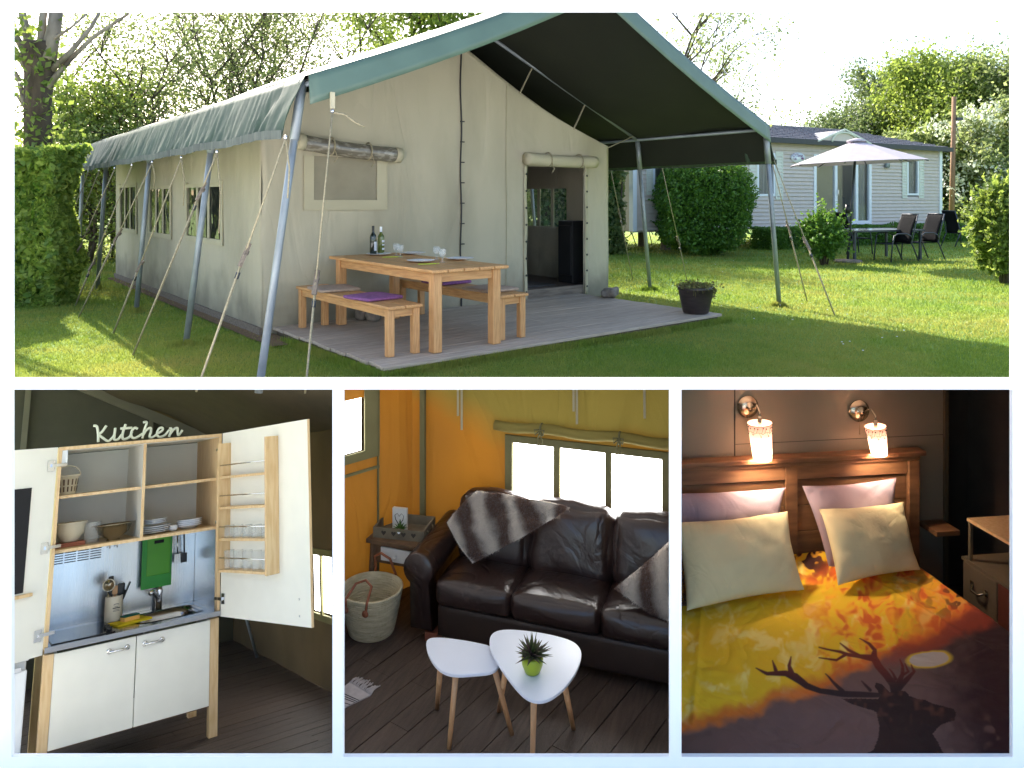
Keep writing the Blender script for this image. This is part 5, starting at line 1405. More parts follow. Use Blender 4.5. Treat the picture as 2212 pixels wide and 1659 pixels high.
for x_, y_ in ((540, 130), (556, 190), (1036, 110), (1050, 165), (1340, 140)):
    p = pz(x_, y_)
    o = MB().beam((p.x, WB - .05, p.z), (p.x - .005, WB - .04, 1.75), .016, .004).build('hanging_tie', 'canvas', fr=SF)
    o = clip(o, SF, *SC_)
    tag(o, 'loose canvas tie hanging from above, %s' % {540: 'shorter one of the left pair', 556: 'longer one of the left pair', 1036: 'shorter one above the window middle', 1050: 'longer one above the window middle', 1340: 'single one above the right window pane'}[x_], 'tie', 'ties hanging on the canvas wall', fr=SF)
p = pz(388, 300)
clip(MB().box(p.x - .02, p.x + .02, WB - .06, WB - .03, 0, 2.2).build('tent_pole', 'olive_band', fr=SF, kind='structure'), SF, *SC_)

# ---- sofa ----
sf = thing('sofa', 'dark brown leather three seat sofa with rolled arm and loose cushions', 'sofa', fr=SF)
SX = [-2.115, -1.583, -.995, -.42]; XR = .15; FY = 4.50
mb = MB().rbox(((-2.10 + XR) / 2, FY + .24, .165), ((XR + 2.10) / 2, .235, .105), .02, n=8); sb = mb.build('base', 'leather_flat', sf)
def sofa_arm(x):
    n = 16; prof = []
    mb = MB()
    pr = []
    for i in range(n + 1):
        a = PI * 1.32 - (PI * 1.55) * i / n
        pr.append((.112 * math.cos(a), .112 * math.sin(a)))
    pr = [(-.055, -.40)] + pr + [(.10, -.40)]
    ys = [FY - .01, FY, FY + .02, FY + .3, FY + .62]
    sc = [.93, .985, 1, 1, 1]
    zc = [.485, .485, .485, .50, .53]
    vs = []
    for y, s, z in zip(ys, sc, zc):
        vs += [(x + p[0] * s, y, max(.06, z + p[1] * s)) for p in pr]
    k = len(pr)
    fs = [(j * k + i, j * k + (i + 1) % k, (j + 1) * k + (i + 1) % k, (j + 1) * k + i) for j in range(len(ys) - 1) for i in range(k)] + [tuple(range(k))[::-1]]
    mb.add(vs, fs, smooth=True)
    return mb
ao = sofa_arm(-2.235).build('arm', 'leather', sf); ao.data.shade_smooth() if hasattr(ao.data, 'shade_smooth') else None
for i in range(3):
    x0, x1 = SX[i], SX[i + 1]
    MB().rbox(((x0 + x1) / 2, FY + .245, .355), ((x1 - x0) / 2 - .003, .262, .085), .045, puff=.022, n=14, wr=.006).build('seat_cushion', 'leather', sf)
    t = Matrix.Rotation(-.22, 3, 'X')
    MB().rbox(((x0 + x1) / 2 + .0, FY + .46, .62), ((x1 - x0) / 2 - .008, .085, .24), .07, puff=.03, n=14, wr=.014, rot=t).build('back_cushion', 'leather', sf)
clip(MB().rbox(((-2.1 + XR) / 2, FY + .60, .42), ((XR + 2.1) / 2, .05, .36), .04, n=6).build('back', 'leather_flat', sf), SF, *SC_)
for o in list(sf.children):
    if 'cushion' in o.name or 'base' in o.name: pass
for x_ in (-2.2,): MB().box(x_, x_ + .09, FY + .03, FY + .12, 0, .06).build('foot', 'coral_wood', sf)
# fur throw and fur cushion
def patch(c, th, name, m, label, cat, n=34, sag=.02, wr=.008, fr=SF, pinch=.0, hair=0, nrm=None):
    """a soft body over the four corners c00 c10 c11 c01"""
    c = [Vector(v) for v in c]
    nn = ((c[1] - c[0]).cross(c[3] - c[0])).normalized() if nrm is None else Vector(nrm).normalized()
    def f(u, v, s):
        p = (c[0] * (1 - u) + c[1] * u) * (1 - v) + (c[3] * (1 - u) + c[2] * u) * v
        k = max(0.0, (4 * u * (1 - u)) * (4 * v * (1 - v)))
        ctr = (c[0] + c[1] + c[2] + c[3]) / 4
        pin = pinch * (max(0, 4 * u * (1 - u)) * abs(2 * v - 1) ** 2 + max(0, 4 * v * (1 - v)) * abs(2 * u - 1) ** 2)
        p = p + (ctr - p) * pin
        w_ = noise.noise(p * 6) * wr * 1.5 + noise.noise(p * 17) * wr * .5 - (1 - abs(noise.noise(p * 4 + Vector((3, 1, 5)))) ) ** 9 * wr * 1.4
        return p + nn * (s * th * k ** .42 + w_ * (1 if s > 0 else .2))
    g = lin(0, 1, n); g = [.5 - .5 * math.cos(PI * t) for t in g]
    mb = MB(); mb.sheet(lambda u, v: tuple(f(u, v, 1)), g, g); mb.sheet(lambda u, v: tuple(f(u, v, -1)), g[::-1], g)
    o = mb.build(name, m)
    if hair:
        h = []; N_ = hair
        uv = rng.random((N_, 2))
        for (u, v) in uv:
            p = f(float(u), float(v), 1); h.append(tuple(p + nn * .004))
        h = np.array(h); k = len(h)
        dr_ = rng.normal(0, .006, (k, 3)) + np.array(nn) * .012 + np.array([0, 0, -.006])
        sd = rng.normal(0, .0014, (k, 3))
        V = np.stack([h - sd - dr_ * .3, h + sd - dr_ * .3, h + dr_], 1).reshape(-1, 3)
        ho = npmesh('fur', V, np.arange(3 * k).reshape(-1, 3), m, o, k=3); ho['kind'] = 'stuff'
    return tag(o, label, cat, fr=fr)
S5 = lambda x, y, yy: SF.on(*c5(x, y), 'y', yy)
patch([S5(590, 775, 4.71), S5(1015, 535, 4.82), S5(610, 462, 4.84), S5(480, 600, 4.73)], .025, 'fur_throw', 'fur', 'brown and white striped fur throw draped over the left sofa back cushion', 'throw', wr=.02, hair=26000, pinch=-.05)
patch([S5(1440, 1060, 4.52), S5(1600, 900, 4.56), S5(1520, 600, 4.86), S5(1200, 885, 4.60)], .055, 'fur_cushion', 'fur', 'brown and grey fur cushion at the right end of the sofa', 'cushion', wr=.012, hair=18000, pinch=.06)
for o in bpy.data.objects:
    if o.name.startswith('fur_cushion') and o.type == 'MESH': clip(o, SF, *SC_)
for o in list(sf.children): 
    if o.type == 'MESH': clip(o, SF, *SC_)

# ---- coffee tables ----
def smooth_poly(P_, it=2):
    for _ in range(it):
        Q = []
        for i in range(len(P_)):
            a, b = P_[i], P_[(i + 1) % len(P_)]
            Q += [tuple(.75 * x + .25 * y for x, y in zip(a, b)), tuple(.25 * x + .75 * y for x, y in zip(a, b))]
        P_ = Q
    return P_
def ctable(label, outline, z, legs):
    pl_ = [tuple(SF.on(*c5(*q), 'z', z)) for q in outline]; pl_ = smooth_poly(pl_)
    c = Vector((sum(p[0] for p in pl_) / len(pl_), sum(p[1] for p in pl_) / len(pl_), 0))
    t = thing('coffee_table', label, 'table', c, fr=SF, group='white leaf shaped coffee tables')
    pl_ = [(p[0] - c.x, p[1] - c.y) for p in pl_]
    MB().prism(pl_, lambda p: (p[0] * .985, p[1] * .985, z - .02), lambda p: (p[0], p[1], z)).build('tabletop', 'table_white', t, bevel=.005)
    for (tq, bq) in legs:
        a = SF.on(*c5(*tq), 'z', z - .02) - c; b = SF.on(*c5(*bq), 'z', 0) - c
        MB().tube([(a.x, a.y, z - .021), (b.x, b.y, 0)], [.017, .0125], 14).build('leg', 'leg_wood', t)
ctable('smaller lower white leaf shaped table left of the succulent table', [(388, 1118), (400, 1097), (440, 1092), (520, 1100), (600, 1113), (680, 1132), (712, 1170), (712, 1215), (680, 1245), (600, 1252), (520, 1258), (465, 1245), (425, 1212), (398, 1165)], .40,
       [((520, 1245), (490, 1575)), ((453, 1215), (438, 1402)), ((685, 1225), (762, 1515))])
ctable('taller white leaf shaped table carrying the succulent in a lime pot', [(662, 1120), (668, 1082), (700, 1062), (760, 1058), (860, 1068), (950, 1085), (1030, 1110), (1062, 1145), (1064, 1185), (1042, 1245), (995, 1310), (930, 1362), (870, 1374), (815, 1352), (765, 1298), (705, 1215), (672, 1155)], .455,
       [((857, 1340), (850, 1655)), ((985, 1280), (1028, 1492)), ((735, 1235), (706, 1414))])
def spiky(n_, r, h, name, m, parent, z0, wid=.010):
    mb = MB()
    for i in range(n_):
        a = i * 2.399; t = (i / n_) ** .6; el = PI / 2 - t * 1.25
        d = Vector((math.cos(a) * math.cos(el), math.sin(a) * math.cos(el), math.sin(el)))
        L_ = r * (.75 + .35 * rnd.random()) if t > .2 else h
        sd = d.cross(Vector((0, 0, 1))); sd = (sd.normalized() if sd.length > .01 else Vector((1, 0, 0)))
        b0 = Vector((0, 0, z0)); m1 = b0 + d * L_ * .45; tp = b0 + d * L_ + Vector((0, 0, -L_ * .18 * t)); nrm = sd.cross(d) * wid * .5
        mb.add([b0 - sd * wid * .5, b0 + sd * wid * .5, m1 + sd * wid * .7, m1 - sd * wid * .7, m1 + nrm, tp], [(0, 1, 4), (0, 4, 3), (1, 2, 4), (3, 4, 5), (4, 2, 5)])
    return mb.build(name, m, parent)
p = SF.on(*c5(850, 1245), 'z', .455)
pt_ = thing('succulent_pot', 'purple tinged succulent in a lime green pot on the taller white table', 'plant', p, fr=SF)
MB().lathe([(0, 0), (.036, 0), (.042, .008), (.056, .045), (.058, .075), (.054, .09), (.050, .09), (.050, .07), (0, .065)], 28).build('pot', 'lime_pot', pt_)
spiky(64, .125, .14, 'leaf_rosette', 'succulent', pt_, .075, .014)
# ---- side table, tray, basket ----
stn = thing('side_table', 'small rustic side table with a white drawer between basket and sofa arm', 'table', (-2.73, 4.72, 0), fr=SF)
MB().box(-.02, .46, -.02, .34, .50, .53).build('tabletop', 'old_wood', stn, bevel=.003)
MB().box(.01, .43, .01, .32, .36, .50).build('case', 'old_wood', stn)
for x_ in (.0, .40):
    for y_ in (.0, .28): MB().tube([(x_ + .02, y_ + .02, 0), (x_ + .02 + (.02 if x_ else -.02), y_ + .02, .25), (x_ + .02, y_ + .02, .499)], [.014, .02, .024], 8).build('leg', 'old_wood', stn)
dw = MB().box(.09, .33, -.002, .01, .385, .48).build('drawer', 'white_drawer', stn, bevel=.002)
MB().lathe([(0, 0), (.008, 0), (.008, .012), (.014, .018), (.012, .028), (0, .03)], 12, (.21, -.003, .432), axis=(0, -1, 0)).build('knob', 'white_drawer', dw)
ty = thing('tray', 'grey wooden tray with heart cut-outs and rope handles on the side table', 'tray', (-2.70, 4.745, .5315), .12, fr=SF)
TWx, TDy, THz = .36, .24, .075
MB().box(0, TWx, 0, TDy, 0, .01).build('bottom', 'old_wood_grey', ty)
for q in ((0, TWx, -.012, 0, 0, THz), (0, TWx, TDy, TDy + .012, 0, THz), (-.012, 0, -.012, TDy + .012, 0, THz), (TWx, TWx + .012, -.012, TDy + .012, 0, THz)): MB().box(*q).build('side', 'old_wood_grey', ty, bevel=.001)
hr = MB()
for i in range(4):
    cx = .07 + i * .075
    hp = [(0, -.018), (.017, .002), (.017, .012), (.009, .016), (0, .010), (-.009, .016), (-.017, .012), (-.017, .002)]
    hr.prism(hp, lambda p: (cx + p[0], -.0125, .04 + p[1]), lambda p: (cx + p[0], -.0135, .04 + p[1]))
hr.build('heart_holes', 'interior_dark', ty, kind='stuff')
MB().tube([(TWx + .014, .06, .05), (TWx + .03, .08, .025), (TWx + .03, .15, .025), (TWx + .014, .17, .05)], .006, 8).build('rope_handle', 'rope', ty)
p = (-2.56, 4.85, .543)
sg = thing('heart_plaque', 'white standing plaque with a drawn heart in the tray', 'plaque', p, .1, fr=SF)
MB().box(-.055, .055, 0, .03, 0, .17).build('board', 'white_drawer', sg, bevel=.002)
MB().tube([(.0, -.003, .05), (.028, -.003, .09), (.034, -.003, .12), (.016, -.003, .135), (0, -.003, .115), (-.016, -.003, .135), (-.034, -.003, .12), (-.028, -.003, .09), (0, -.003, .05)], .003, 6).build('heart', 'brushed_steel', sg)
sp2 = thing('succulent_pot', 'small green succulent in a white pot in front of the heart plaque', 'plant', (-2.52, 4.79, .543), fr=SF)
MB().lathe([(0, 0), (.03, 0), (.038, .045), (.034, .045), (0, .04)], 20).build('pot', 'porcelain', sp2)
spiky(40, .07, .085, 'leaf_rosette', 'succulent_green', sp2, .04, .010)
bs = thing('basket', 'round woven straw basket with tan leather handles on the floor', 'basket', (-2.60, 4.52, 0), fr=SF)
pf = [(0, .0), (.145, 0), (.15, .01), (.185, .16), (.205, .285), (.209, .30), (.200, .30), (.180, .16), (.14, .02), (0, .02)]
bb = MB().lathe(pf, 48)
wv = MB(); 
for i in range(20):
    t = i / 19; z_ = .008 + .285 * t; r_ = .148 + (.208 - .148) * (t ** .9)
    wv.tube([(r_ * math.cos(a), r_ * math.sin(a), z_ + .002 * math.sin(a * 3 + i)) for a in lin(0, 2 * PI, 40)], .0085, 6, caps=False)
bb.build('basket_body', 'wicker', bs); wv.build('weave', 'wicker', bs, kind='stuff')
for s_ in (-1, 1):
    y_ = s_ * .19
    hpts = [(-.075, y_ * 1.08, .24), (-.08, y_ * 1.06, .30), (-.06, y_ * (.55 if s_ < 0 else .8), .36 if s_ < 0 else .43), (0, y_ * (.4 if s_ < 0 else .7), .38 if s_ < 0 else .47), (.06, y_ * (.55 if s_ < 0 else .8), .36 if s_ < 0 else .43), (.08, y_ * 1.06, .30), (.075, y_ * 1.08, .24)]
    h = MB().tube([Vector(q) for q in hpts], .009, 8)
    for x_ in (-.075, .075): h.lathe([(0, 0), (.024, 0), (.022, .006), (0, .007)], 12, (x_, y_ * 1.12, .235), axis=(0, s_, 0))
    h.build('handle', 'tan_leather', bs)
r0 = [SF.on(*c5(*q), 'z', .006) for q in ((150, 1345), (35, 1400), (-60, 1380), (60, 1290))]
rg = thing('rug', 'white woven rug corner with fringe and dark stripes at the left floor edge', 'rug', fr=SF)
clip(MB().hexa([(v.x, v.y, .001) for v in r0], [(v.x, v.y, .008) for v in r0]).build('rug_body', 'rug', rg), SF, *SC_)
fr2 = MB()
for i in range(26):
    t = i / 25; b0 = r0[3].lerp(r0[0], t); dv = (r0[0] - r0[1]).normalized()
    dv2 = (r0[3] - r0[2]).normalized()
    fr2.tube([b0, b0 + dv2 * .03 + Vector((rnd.gauss(0, .006), rnd.gauss(0, .006), .006)), b0 + dv2 * .075 + Vector((rnd.gauss(0, .01), rnd.gauss(0, .01), 0))], .0035, 5)
fo_ = fr2.build('fringe', 'rug', rg, kind='stuff'); clip(fo_, SF, *SC_)
sr = MB()
for k in (.42, .5, .58, .75):
    a, b = r0[3].lerp(r0[2], k), r0[0].lerp(r0[1], k); a2, b2 = r0[3].lerp(r0[2], k + .03), r0[0].lerp(r0[1], k + .03)
    sr.hexa([(v.x, v.y, .0082) for v in (a, b, b2, a2)], [(v.x, v.y, .0092) for v in (a, b, b2, a2)])
so_ = sr.build('stripes', 'rug_stripe', rg, kind='stuff'); clip(so_, SF, *SC_)

# ================= bedroom =================
HB, BW2 = 4.85, 4.95
B6 = lambda x, y, yy: BF.on(*c6(x, y), 'y', yy)
wb = MB().box(1.0, 3.86, BW2, BW2 + .02, -.1, 2.3)
room('wall', 'wall_board', wb, BF, BC)
sm_ = MB().box(2.25, 2.258, BW2 - .003, BW2 - .0005, 0, 2.3).box(2.26, 3.86, BW2 - .003, BW2 - .0005, 1.25, 1.253)
room('wall_joint', 'dark_seam', sm_, BF, BC)
room('corner_trim', 'canvas_dark', MB().box(3.855, 3.885, BW2 - .02, BW2 + .01, 0, 2.3), BF, BC)
room('wall', 'interior_dark', MB().box(3.89, 4.6, BW2 + .3, BW2 + .32, -.1, 2.3).box(4.3, 4.32, 3.1, BW2 + .29, -.1, 2.3), BF, BC)
room('floor', 'dark_floor', MB().box(1.0, 4.6, 3.15, 5.2, -.03, 0), BF, BC)
bed = thing('bed', 'double bed with a pine headboard', 'bed', fr=BF)
zt3 = 1.155; X1 = 3.585
hbm = []
def bpart(mb, name, m, par=None, **k):
    o = mb.build(name, m, par or bed, **k); return clip(o, BF, *BC)
bpart(MB().box(1.1, X1 + .03, HB - .05, HB + .05, zt3, zt3 + .035), 'top_rail', 'bed_pine', bevel=.008)
bpart(MB().box(1.1, X1, HB - .025, HB + .02, zt3 - .035, zt3 - .002), 'moulding', 'bed_pine', bevel=.008)
bpart(MB().box(X1 - .09, X1 - .01, HB - .03, HB + .03, 0, zt3 - .036), 'post', 'bed_pine', bevel=.004)
bpart(MB().box(2.575, 2.665, HB - .012, HB + .02, .3, zt3 - .036), 'stile', 'bed_pine', bevel=.003)
for a, b in ((1.1, 2.574), (2.666, X1 - .091)):
    bpart(MB().box(a, b, HB - .01, HB + .02, zt3 - .13, zt3 - .036), 'rail', 'bed_pine', bevel=.003)
    for i in range(4):
        bpart(MB().box(a, b, HB + .003, HB + .018, .3 + i * .18 + .002, .3 + (i + 1) * .18 - .002), 'panel', 'bed_pine', bevel=.004)
bpart(MB().box(1.2, 3.36, 3.2, HB - .06, .12, .42), 'mattress', 'pillow_cream', bevel=.03)

# duvet with its printed picture
def seg(px, py, x, y, r0, x2, y2, r1):
    dx, dy = x2 - x, y2 - y; t = np.clip(((px - x) * dx + (py - y) * dy) / (dx * dx + dy * dy + 1e-9), 0, 1)
    return np.hypot(px - x - t * dx, py - y - t * dy) - (r0 + (r1 - r0) * t) / 2
def inpoly(px, py, P_):
    ins = np.zeros(px.shape, bool); n = len(P_)
    for i in range(n):
        x1, y1 = P_[i]; x2, y2 = P_[(i + 1) % n]
        c = ((y1 > py) != (y2 > py)) & (px < (x2 - x1) * (py - y1) / (y2 - y1 + 1e-9) + x1)
        ins ^= c
    return ins
HEAD = [(800, 1640), (800, 1609), (850, 1585), (870, 1530), (875, 1480), (862, 1420), (850, 1410), (790, 1395), (750, 1380), (712, 1358), (870, 1362), (880, 1345), (855, 1310), (860, 1292), (885, 1300), (920, 1335), (945, 1325), (985, 1328), (1005, 1350), (1040, 1365), (1070, 1368), (1110, 1385), (1160, 1395), (1195, 1405), (1206, 1425), (1198, 1455), (1165, 1465), (1140, 1475), (1115, 1500), (1105, 1510), (1130, 1550), (1160, 1609), (1170, 1640)]
ANT = [[(870, 1345, 20), (780, 1343, 26), (700, 1337, 26), (620, 1325, 24), (560, 1300, 28), (510, 1262, 36), (470, 1248, 26), (430, 1250, 20), (390, 1250, 16), (342, 1228, 5)], [(495, 1250, 30), (485, 1210, 16), (493, 1172, 5)], [(430, 1248, 20), (420, 1215, 12), (413, 1192, 5)], [(715, 1328, 20), (680, 1290, 14), (642, 1246, 5)], [(835, 1325, 14), (815, 1305, 11), (798, 1286, 5)],
       [(945, 1340, 40), (935, 1300, 36), (905, 1255, 32), (870, 1215, 32), (850, 1180, 32), (855, 1150, 18), (830, 1120, 13), (790, 1096, 5)], [(850, 1185, 30), (790, 1175, 20), (740, 1165, 16), (705, 1150, 12), (614, 1131, 5)], [(730, 1163, 16), (690, 1187, 11), (614, 1175, 5)], [(790, 1173, 16), (740, 1145, 11), (705, 1118, 5)],
       [(945, 1335, 40), (955, 1300, 30), (975, 1250, 18), (975, 1215, 13), (963, 1186, 5)], [(950, 1320, 36), (1000, 1270, 22), (1025, 1240, 13), (1012, 1212, 5)], [(975, 1255, 14), (1000, 1240, 11), (985, 1205, 5)], [(945, 1275, 16), (935, 1250, 10), (917, 1226, 5)]]
_g = [rng.random((64, 64)) for _ in range(6)]
def vn(x, y, s, k):
    x = x / s; y = y / s; xi = np.floor(x).astype(int); yi = np.floor(y).astype(int); fx, fy = x - xi, y - yi
    fx = fx * fx * (3 - 2 * fx); fy = fy * fy * (3 - 2 * fy); G = _g[k]
    a, b, c, d = G[xi % 64, yi % 64], G[(xi + 1) % 64, yi % 64], G[xi % 64, (yi + 1) % 64], G[(xi + 1) % 64, (yi + 1) % 64]
    return (a * (1 - fx) + b * fx) * (1 - fy) + (c * (1 - fx) + d * fx) * fy
def sst(a, b, x): t = np.clip((x - a) / (b - a), 0, 1); return t * t * (3 - 2 * t)
def printcol(x, y):
    X_, Y_ = x, y
    C = lambda *c: np.array(srgb(*c))[None, :]
    mix = lambda A, B, t: A * (1 - t[:, None]) + B * t[:, None]
    wx_, wy_ = 46 * (vn(x, y, 70, 4) - .5) + 16 * (vn(x, y, 23, 5) - .5), 46 * (vn(x + 900, y, 70, 3) - .5) + 16 * (vn(x, y + 700, 23, 1) - .5)
    x, y = x + wx_, y + wy_
    f = vn(x, y, 60, 0) * .55 + vn(x, y, 26, 1) * .3 + vn(x, y, 12, 2) * .15
    base = np.repeat(C(238, 196, 34), len(x), 0)
    base = mix(base, C(255, 248, 170), sst(.50, .80, f) * .45)
    warm = sst(480, 800, x) * (1 - sst(1180, 1330, y)) + sst(440, 560, x) * (1 - sst(800, 900, y))
    warm = np.clip(warm, 0, 1)
    f = np.where(warm > .05, vn(x, y, 36, 0) * .5 + vn(x, y, 17, 1) * .35 + vn(x, y, 90, 2) * .15, f)
    base = mix(base, C(244, 160, 40), warm * (1 - sst(.36, .66, f)) * .9)
    base = mix(base, C(214, 84, 30), warm * (1 - sst(.26, .50, f)) * .85)
    edge = sst(900, 1300, x + (y - 900) * -.35 + 120 * (f - .5))
    base = mix(base, C(226, 120, 40), edge * .6)
    base = mix(base, C(60, 26, 26), edge * (1 - sst(.44, .56, vn(x, y, 40, 3) * .6 + vn(x, y, 18, 4) * .4)))
    base = mix(base, C(60, 26, 20), sst(480, 540, x) * (1 - sst(600, 720, x)) * (1 - sst(780, 850, y)) * (1 - sst(.42, .5, f)))
    # dark wood in the corner and the grey ground below
    gl_ = 1500 - .33 * x + 22 * (vn(x, y, 90, 5) - .5) + 8 * (f - .5)
    gl_ = np.where(x > 700, gl_ + (x - 700) * -.15, gl_)
    d = y - gl_
    base = mix(base, C(206, 96, 40), sst(-70, -10, d) * .85)
    base = mix(base, C(112, 88, 82), sst(-12, 40, d))
    g2 = vn(x, y, 70, 2) * .6 + vn(x, y, 30, 3) * .4
    base = mix(base, C(52, 32, 38), sst(1020, 1330, x + (y - 1200) * -.1 + 140 * (g2 - .5)) * sst(-20, 40, d) * (1 - sst(.5, .75, g2) * sst(1350, 1500, y)))
    base = mix(base, C(150, 60, 38), sst(-25, 10, d) * (1 - sst(40, 110, d)) * sst(850, 1000, x) * .8)
    x, y = X_ + wx_ * .2, Y_ + wy_ * .2
    el = ((x - 1090) / 92) ** 2 + (((y - 1187) + (x - 1090) * .1) / 36) ** 2
    base = mix(base, C(222, 190, 60), (1 - sst(.9, 1.5, el))); base = mix(base, C(196, 186, 172), 1 - sst(.75, .95, el))
    x, y = X_, Y_
    dst = np.full(x.shape, 99.)
    for s_ in ANT:
        for a, b in zip(s_, s_[1:]): dst = np.minimum(dst, seg(x, y, *a, *b))
    t = 1 - sst(-2.5, 2.5, dst)
    acol = C(112, 40, 30) * (1 - sst(1180, 1330, y))[:, None] + C(46, 30, 32) * sst(1180, 1330, y)[:, None]
    base = base * (1 - t[:, None]) + acol * t[:, None]
    h = inpoly(x, y, HEAD)
    hc = mix(np.repeat(C(44, 26, 24), len(x), 0), C(92, 56, 46), sst(.5, 1.1, vn(x, y, 22, 1)) * (1 - sst(1400, 1500, y)))
    base[h] = hc[h]
    return base
nx, ny = 470, 520
gx2 = np.linspace(1.15, 3.42, nx); gy2 = np.linspace(2.72, 4.78, ny)
GX, GY = np.meshgrid(gx2, gy2)
def fb_(x, y, s, k): return vn(x * 1000 + 3000, y * 1000 + 3000, s, k) - .5
GZ = .545 + .022 * fb_(GX, GY, 420, 0) + .010 * fb_(GX + GY * .6, GY - GX * .4, 150, 1) + .004 * fb_(GX, GY * 1.6, 60, 2)
# soft fold lines
for (x0, y0, x2, y2, a) in ((1.3, 3.3, 1.75, 4.3, .006), (2.9, 4.4, 3.1, 3.6, .006), (3.0, 4.3, 2.6, 3.7, .005), (3.1, 4.35, 3.35, 3.9, .006), (2.3, 4.2, 2.7, 3.8, .004)):
    dd_ = seg(GX, GY, x0, y0, 0, x2, y2, 0); GZ += a * np.exp(-(dd_ / .016) ** 2)
ex = np.clip((GX - 3.30) / .12, 0, 1); GZ -= .10 * ex ** 2.2
Vd = np.stack([GX, GY, GZ], 2).reshape(-1, 3)
Vflat = Vd.copy(); Vflat[:, 2] = .545
Rm = np.array(BF.R); Wd = Vflat @ Rm.T + np.array(BF.o) - np.array(EYE)
# the print belongs to the flat cloth (so the folds bend it): plan coordinates of the cloth to the units the stag was traced in
px_ = 1106 + FX * Wd[:, 0] / Wd[:, 1]; py_ = 430 - FX * Wd[:, 2] / Wd[:, 1]
cx_, cy_ = (px_ - 1462.3) * 2, (py_ - 829.5) * 2
COLR = printcol(cx_, cy_)
ii = np.arange(nx * ny).reshape(ny, nx)
Fq = np.stack([ii[:-1, :-1], ii[:-1, 1:], ii[1:, 1:], ii[1:, :-1]], 2).reshape(-1, 4)
du = npmesh('duvet', Vd, Fq, 'duvet_print', smooth=True)
ca_ = du.data.color_attributes.new('print', 'FLOAT_COLOR', 'POINT')
ca_.data.foreach_set('color', np.concatenate([COLR, np.ones((len(COLR), 1))], 1).astype(np.float32).ravel())
tag(du, 'duvet printed with a dark stag against a yellow and orange sunset', 'duvet', fr=BF)
clip(du, BF, *BC)
sk_ = MB().sheet(lambda y, t: (3.42 + .03 * t, y, .446 - .25 * t), lin(3.35, 4.77, 20), [0, .5, 1])
bpart(sk_, 'bed_valance', 'cupboard_red')
def pil(px4, ys, zs, th, m, label, pinch=.07):
    c = []
    for (q, y_, z_) in zip(px4, ys, zs):
        c.append(BF.on(*c6(*q), 'z', z_) if z_ is not None else BF.on(*c6(*q), 'y', y_))
    nn = ((c[1] - c[0]).cross(c[3] - c[0])).normalized()
    if nn.y > 0: nn = -nn
    c = [v - nn * th * -.2 for v in c]
    o = patch(c, th, 'pillow', m, label, 'pillow', n=30, wr=.008, fr=BF, pinch=pinch, nrm=nn)
    o['group'] = 'pillows on the bed'
    clip(o, BF, *BC)
N0 = None
pil([(-30, 700), (450, 620), (468, 448), (-30, 475)], [4.62, 4.62, 4.78, 4.78], [N0] * 4, .07, 'pillow_lilac', 'lilac pillow at the back on the left side of the bed')
pil([(655, 805), (945, 700), (943, 405), (537, 440)], [4.58, 4.60, 4.78, 4.78], [N0] * 4, .07, 'pillow_lilac', 'lilac pillow at the back on the right side of the bed')
pil([(38, 985), (545, 892), (472, 557), (-20, 605)], [4.22, 4.34, 4.58, 4.52], [.585, .585, N0, N0], .085, 'pillow_cream', 'cream pillow leaning in front on the left side of the bed')
pil([(690, 873), (1045, 805), (972, 513), (612, 543)], [4.30, 4.42, 4.64, 4.58], [.585, .585, N0, N0], .085, 'pillow_cream', 'cream pillow leaning in front on the right side of the bed')
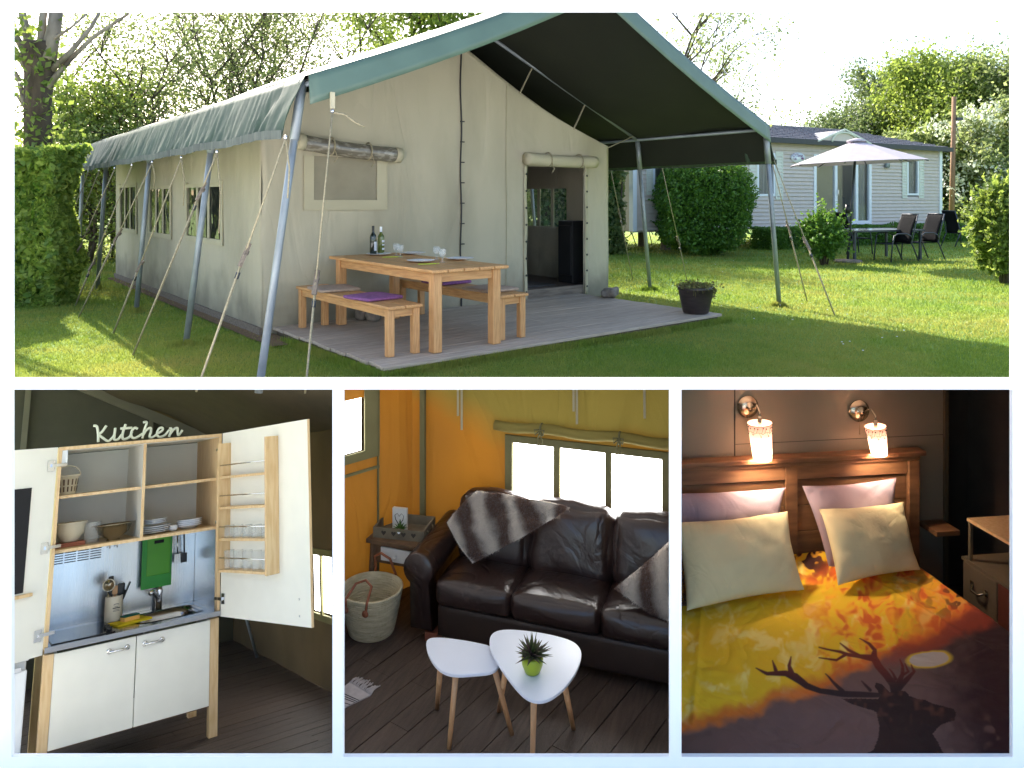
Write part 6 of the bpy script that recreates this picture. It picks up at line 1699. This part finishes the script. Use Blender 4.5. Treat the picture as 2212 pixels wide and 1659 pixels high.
# wall lamps
def lamp(bx, by, top, bot, rt, rb_, label, energy):
    b = B6(bx, by, BW2 - .01)
    t = thing('wall_lamp', label, 'lamp', b, fr=BF, group='wall lamps above the headboard')
    MB().lathe([(0, -.002), (.078, 0), (.078, .008), (.064, .014), (.058, .022), (.038, .028), (.016, .034), (.012, .05), (0, .052)], 30, axis=(0, -1, 0)).build('wall_plate', 'lamp_metal', t)
    T_, B_2 = B6(*top, 4.74) - b, B6(*bot, 4.74) - b
    ax = (B_2 - T_)
    MB().tube([(0, -.05, 0), (.02, -.09, .03), (T_.x * .5, T_.y * .75, .05), (T_.x * .95, T_.y, T_.z + .07), tuple(T_ + Vector((0, 0, .04))), tuple(T_ - ax.normalized() * .005)], .006, 10).build('arm', 'lamp_metal', t)
    MB().tube([tuple(T_ + Vector((0, 0, .045))), tuple(T_ + ax * .22)], .013, 12).build('socket', 'lamp_metal', t)
    L_ = ax.length; d = ax.normalized()
    sh = MB().lathe([(rt, 0), (rb_, L_)], 40, tuple(T_), axis=tuple(d)).build('lamp_shade', 'lamp_shade', t)
    MB().lathe([(rt + .001, -.002), (rt + .001, .003)], 40, tuple(T_), axis=tuple(d)).build('shade_rim', 'dark_seam', t)
    Rm_ = Vector((0, 0, 1)).rotation_difference(d).to_matrix()
    sp = lambda a, s, off=.0015: T_ + Rm_ @ Vector(((rt + (rb_ - rt) * s / L_ + off) * math.cos(a), (rt + (rb_ - rt) * s / L_ + off) * math.sin(a), s))
    pr = MB()
    r2 = random.Random(3)
    for k in range(9):
        a0 = k * .7
        pr.tube([sp(a0 + u, .055 - .012 * math.sin(u * 4)) for u in lin(0, .8, 8)], .0011, 4)
        for j in range(3):
            u = .15 + .22 * j; s_ = .055 - .012 * math.sin(u * 4); e_ = (a0 + u - .16, s_ + (-.030 if j != 1 else .024) + r2.uniform(-.006, .006))
            pr.tube([sp(a0 + u, s_), sp(*e_)], .0009, 4)
            pr.rbox(sp(*e_), (.0045, .0045, .0045), .0045, n=4)
    pr.build('twig_print', 'dark_seam', t, kind='stuff')
    bc_ = T_ + ax * .55
    MB().lathe([(0, -.03), (.012, -.02), (.018, 0), (.012, .016), (0, .02)], 14, tuple(bc_)).build('bulb', 'bulb', t)
    ld = bpy.data.lights.new('lamp_light', 'POINT'); ld.energy = energy; ld.color = (1, .80, .58); ld.shadow_soft_size = .02
    lo = bpy.data.objects.new('lamp_light', ld); COL.objects.link(lo); lo.parent = t; lo.location = T_ + ax * .80
    MB().tube([(-.01, -.03, -.05), (-.012, -.03, -.15)], .0012, 4).lathe([(0, -.006), (.005, 0), (0, .006)], 8, (-.012, -.03, -.155)).build('pull_cord', 'lamp_metal', t)
lamp(305, 97, (357, 168), (370, 326), .080, .060, 'left wall lamp, larger in the picture, beside the vertical wall joint', 6)
lamp(785, 115, (857, 183), (875, 306), .068, .050, 'right wall lamp with a tilted shade and a hanging pull cord', 4)
# wall shelf and cupboard
sh_ = MB().box(3.66, 3.84, BW2 - .19, BW2 - .001, .60, .635); tag(sh_.build('wall_shelf', 'bed_pine', bevel=.002), 'small reddish wooden wall shelf right of the headboard', 'shelf', fr=BF)
cbn = thing('cupboard', 'low cupboard with suitcase style drawers along the right wall', 'cupboard', fr=BF)
X0 = 3.72
def cpart(mb, n_, m, par=None, **k): o = mb.build(n_, m, par or cbn, **k); return clip(o, BF, *BC)
cpart(MB().box(X0, 4.29, 3.3, 4.55, .80, .82), 'top_board', 'beech')
cpart(MB().box(X0, 4.29, 3.3, 4.60, .52, .54), 'shelf', 'cupboard')
cpart(MB().box(X0 + .01, X0 + .03, 4.53, 4.55, .54, .80), 'post', 'cupboard')
for (y0, y1, m, lb) in ((4.29, 4.585, 'cupboard', 'beige drawer with leather handle'), (3.9, 4.285, 'cupboard_red', 'reddish brown drawer with handle')):
    d_o = cpart(MB().box(X0, X0 + .4, y0, y1, .18, .515), 'drawer', m, label=lb, bevel=.006)
    ym = (y0 + y1) / 2
    cpart(MB().tube([(X0 - .005, ym - .06, .40), (X0 - .035, ym - .03, .375), (X0 - .035, ym + .03, .375), (X0 - .005, ym + .06, .40)], .009, 8).box(X0 - .006, X0 - .001, ym - .075, ym - .05, .38, .42).box(X0 - .006, X0 - .001, ym + .05, ym + .075, .38, .42), 'handle', 'lamp_metal', d_o)
